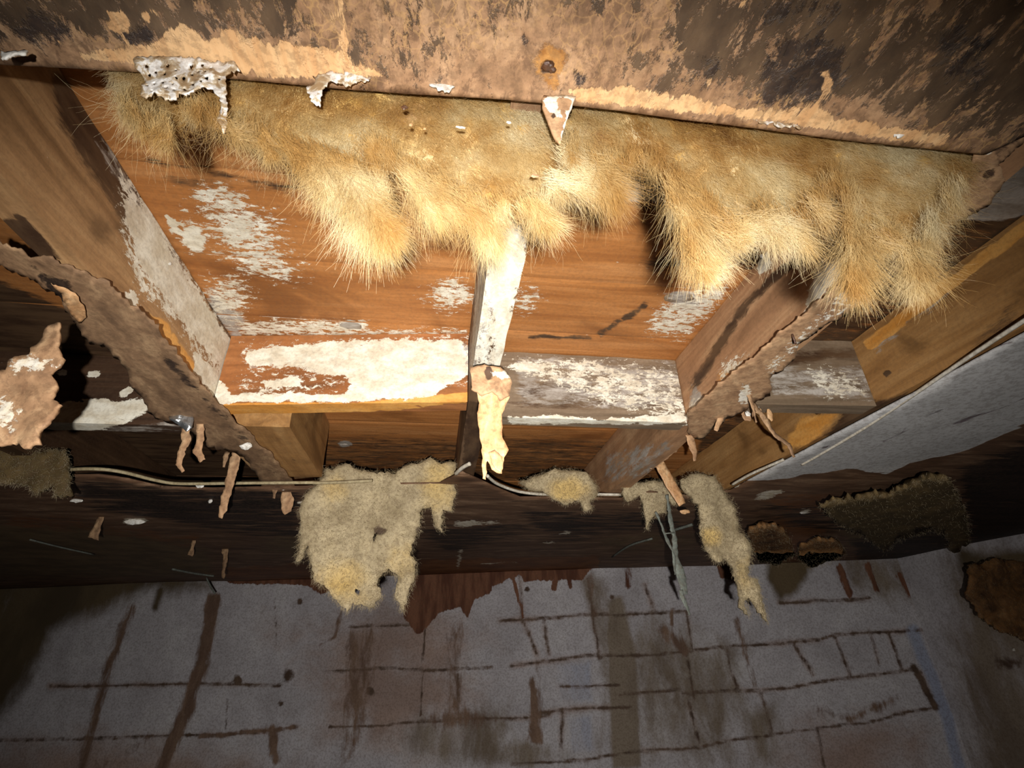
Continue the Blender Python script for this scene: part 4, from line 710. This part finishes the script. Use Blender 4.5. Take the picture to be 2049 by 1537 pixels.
clump('insulation_clump', [(1040, 965), (1080, 950), (1110, 942), (1150, 940), (1175, 950), (1195, 970), (1196, 990), (1180, 1000), (1184, 1018), (1168, 1022), (1160, 1000), (1130, 1008), (1115, 1000), (1100, 988), (1060, 980)], 1.36, 'felt', 'small brown gold wool tuft sitting on the white board edge right of the centre joist', 62, 5, .014, 1200, dark=[('p', [(1030, 940), (1090, 940), (1090, 990), (1030, 990)], 12, .4)], gold=[('e', 1135, 980, 40, 26, 0, .6, .8)])
clump('insulation_clump', [(1248, 968), (1290, 965), (1350, 960), (1360, 985), (1352, 1010), (1340, 1000), (1332, 1025), (1312, 1028), (1300, 1045), (1296, 1060), (1290, 1020), (1282, 990), (1255, 1005), (1245, 985)], 1.38, 'felt', 'thin olive beige wool fringe left of the slanted peach lath', 63, 4, .010, 900, dark=[('e', 1345, 975, 20, 20, 0, .6, .6)])
clump('insulation_clump', [(1362, 960), (1385, 948), (1430, 952), (1450, 985), (1470, 1010), (1480, 1060), (1502, 1095), (1503, 1125), (1496, 1150), (1515, 1160), (1524, 1200), (1535, 1245), (1520, 1225), (1505, 1195), (1490, 1200), (1500, 1230), (1484, 1215), (1478, 1165), (1462, 1130), (1450, 1118), (1440, 1125), (1425, 1118), (1405, 1070), (1402, 1040), (1398, 1010), (1372, 985)], 1.30, 'felt', 'long beige wool tail trailing down over the back wall right of the peach lath', 64, 5, .014, 2200, gold=[('e', 1425, 1075, 24, 24, 0, .5, .8), ('e', 1490, 1150, 24, 50, 0, .6, .5)])
clump('insulation_clump', [(-40, 880), (60, 900), (130, 900), (140, 950), (138, 985), (112, 992), (100, 970), (70, 990), (55, 970), (0, 965), (-40, 970)], 1.2, 'feltdark', 'dark dirty wool clump at the left margin above the cable', 65, 6, .014, 800, grid=10)
clump('insulation_clump', [(1640, 1010), (1700, 1000), (1780, 990), (1850, 960), (1900, 960), (1925, 1010), (1940, 1050), (1935, 1090), (1915, 1105), (1900, 1100), (1890, 1070), (1860, 1060), (1800, 1080), (1770, 1105), (1740, 1080), (1680, 1050)], lambda u, v: min(onZ(u, v, H - .07)[1], 2.05), 'feltdark', 'dim olive wool blanket sagging at the far right of the ceiling', 66, 7, .02, 900, grid=12)
clump('insulation_clump', [(1600, 1095), (1640, 1080), (1680, 1085), (1690, 1105), (1660, 1128), (1620, 1135), (1598, 1120)], lambda u, v: min(onZ(u, v, H - .07)[1], 2.05), 'feltbrown', 'small brown wool knot above the back wall right of the beige tail', 67, 5, .014, 500, hair='hairgrey')
clump('insulation_clump', [(1500, 1060), (1550, 1050), (1580, 1080), (1590, 1110), (1560, 1130), (1520, 1125), (1500, 1100)], lambda u, v: min(onZ(u, v, H - .07)[1], 2.05), 'feltbrown', 'crumbly dark brown wool just right of the long beige tail', 68, 6, .016, 500, dark=[('e', 1540, 1090, 50, 50, 0, .6, .5)])
clump('insulation_clump', [(1940, 1130), (2000, 1120), (2100, 1130), (2100, 1290), (2020, 1270), (1965, 1240), (1940, 1190)], 1.95, 'feltbrown', 'dark brown wool bundle in the far right corner beside the wall', 69, 7, .02, 500, grid=14, dark=[('p', [(1900, 1100), (2150, 1100), (2150, 1300), (1900, 1300)], 30, .5)])

# dusty cobweb strand hanging in front of the wall
root = bpy.data.objects.new('dusty_cobweb', None); COL.objects.link(root); root.location = onY(1330, 1000, 1.36); tag(root, 'grey dusty cobweb strand hanging left of the long beige tail', 'cobweb')
a = strip('web_strand', [(1335, 990), (1342, 1040), (1350, 1080), (1352, 1120), (1365, 1160), (1372, 1190)], [7, 7, 9, 13, 18, 8], Yp(1.36), 'web', .004, 3, 71, parent=root)
b = strip('web_strand', [(1312, 1025), (1328, 1060), (1334, 1080), (1348, 1110), (1352, 1150)], [4, 5, 5, 5, 4], Yp(1.35), 'web', .003, 2, 72, parent=root)
b = strip('web_tip', [(1362, 1180), (1368, 1200), (1380, 1232)], [9, 8, 3], Yp(1.35), 'web', .003, 2, 73, parent=root)
tube('web_thread', [onY(1328, 1068, 1.35), onY(1350, 1066, 1.35)], .0018, 'web', root)

# sticks and wires under the far ceiling
for pts, rad, mat, lab in [([(1225, 1115), (1260, 1092), (1305, 1078)], .004, 'web', 'thin grey stick under the far ceiling left of the cobweb'), ([(1345, 1062), (1385, 1050)], .005, 'web', 'short pale stick between the cobweb and the beige tail'),
   ([(345, 1139), (385, 1147), (428, 1153)], .005, 'web', 'dim grey stick above the top of the back wall at the left'), ([(413, 1156), (420, 1172), (430, 1188)], .004, 'web', 'short dim stick hanging onto the back wall at the left'), ([(60, 1080), (120, 1095), (188, 1110)], .003, 'web', 'faint thin stick in the dark at the lower left of the ceiling')]:
    o = tube('stick', [onZ(u, v, .372) if v < 1150 else onY(u, v, 3.0) for u, v in fine(pts, 4)], rad, mat); tag(o, lab, 'stick', 'sticks under the far ceiling')
# foil scrap
o = sheet('foil_scrap', [(335, 830), (352, 818), (372, 820), (386, 835), (382, 855), (372, 862), (355, 850), (342, 842)], Yp(.93), 'foil', .0012, (0, 1, 0), 2, 81, 5, 6, .008, 40); tag(o, 'shiny crumpled silver foil scrap above the twin tan shreds', 'foil')
o = sheet('foil_scrap', [(1822, 992), (1850, 984), (1868, 992), (1850, 1000), (1845, 1018), (1832, 1008)], Yp(1.62), 'foil', .0012, (0, 1, 0), 2, 82, 5, 6, .012, 30); tag(o, 'bluish glinting foil scrap in the dark at the right', 'foil')
# loose flakes, one by one
fl_list = [(492, 893, 1.06, 13, 9, 'white', 'white plaster flake at the bend of the brown strip'), (570, 975, 1.4, 8, 8, 'white', 'white plaster crumb above the short shred by the big beige wool'), (400, 972, 1.36, 9, 6, 'white', 'pale crumb stuck to the beige cable'), (421, 1003, 1.5, 5, 5, 'white', 'tiny cream crumb below the cable'),
  (270, 1044, 1.75, 22, 7, 'white', 'flat white chip in the dark below the cable at the left'), (153, 1002, 1.5, 14, 5, 'white', 'small white chip below the dark wool at the left'), (1487, 782, .80, 9, 12, 'white', 'upright white flake beside the crumpled tan shred'), (1512, 815, .82, 9, 10, 'white', 'white flake cluster under the torn right strip'), (1518, 822, .81, 8, 9, 'paperlight', 'cream flake just right of the white flake cluster'), (1540, 830, .82, 7, 16, 'paperlight', 'long cream flake above the dark crooked shred'), (1496, 828, .82, 7, 7, 'white', 'round white flake left of the white flake cluster'),
  (1370, 1024, 1.3, 14, 6, 'paperlight', 'small yellowish chip right of the end of the slanted lath'), (1305, 935, 1.25, 5, 5, 'white', 'tiny white crumb on top of the slanted lath'), (1605, 1022, 1.6, 12, 8, 'white', 'square white chip right of the long beige tail'), (1562, 984, 1.4, 12, 8, 'white', 'rounded white chip under the short white board edge'), (1520, 995, 1.45, 18, 5, 'white', 'long white chip under the short white board edge'), (1712, 946, 1.5, 5, 3, 'white', 'white fleck at the foot of the pale clean ceiling'), (1762, 1010, 1.6, 4, 6, 'white', 'tiny white crumb left of the bluish foil'),
  (1505, 1060, 1.8, 9, 4, 'white', 'small white chip touching the right side of the long beige tail'), (1895, 1062, 1.72, 14, 5, 'white', 'slanted white chip on the dim olive blanket'), (2025, 1262, 2.2, 10, 8, 'white', 'greenish white crumb in the far right corner'), (2035, 1300, 2.2, 14, 5, 'white', 'white chip at the right margin in the corner'), (1525, 512, onX(1525, 512, .498)[1], 6, 8, 'white', 'round white dab on the stained right joist'), (340, 528, onX(340, 528, -.410)[1], 4, 4, 'white', 'tiny white dab on the left joist'),
  (1070, 352, .244, 12, 5, 'paper', 'brown scrap caught in the wool above the white joist'), (822, 250, .238, 5, 7, 'paperlight', 'peach crumb stuck in the left batt'), (850, 258, .238, 4, 4, 'paperlight', 'small peach crumb beside the larger one in the left batt'), (922, 255, .238, 12, 4, 'white', 'grey white crumb in the upper middle of the left batt'), (1018, 245, .238, 6, 4, 'white', 'shiny crumb in the left batt near the broken board corner'), (810, 215, .238, 9, 6, 'nail', 'dark rusty crumb in the upper part of the left batt')]
for u, v, y, a, b, mat, lab in fl_list:
    c = onY(u, v, y); k = y / W(u, v)[1] ; o = flake('plaster_flake', c, (a * k * .8, min(a, b) * k * .5, b * k * .8), mat, int(u + v)); tag(o, lab, 'flake', 'loose flakes and crumbs')
# nails poking down
for x0, y0, x1, y1, yy, lab in [(1580, 655, 1592, 688, .56, 'dark nail poking out of the torn right strip'), (2030, 640, 2022, 700, .66, 'dark nail at the right margin under the ochre joist'), (1748, 862, 1762, 878, .98, 'small dark nail through the long white board edge')]:
    root = bpy.data.objects.new('nail', None); COL.objects.link(root); root.location = onY(x0, y0, yy); tag(root, lab, 'nail', 'nails')
    tube('shank', [onY(x0, y0, yy), onY(x1, y1, yy)], .0016, 'nail', root); c = onY(x0, y0, yy); flake('nail_head', c, (.004, .004, .0015), 'nail', int(x0), root)
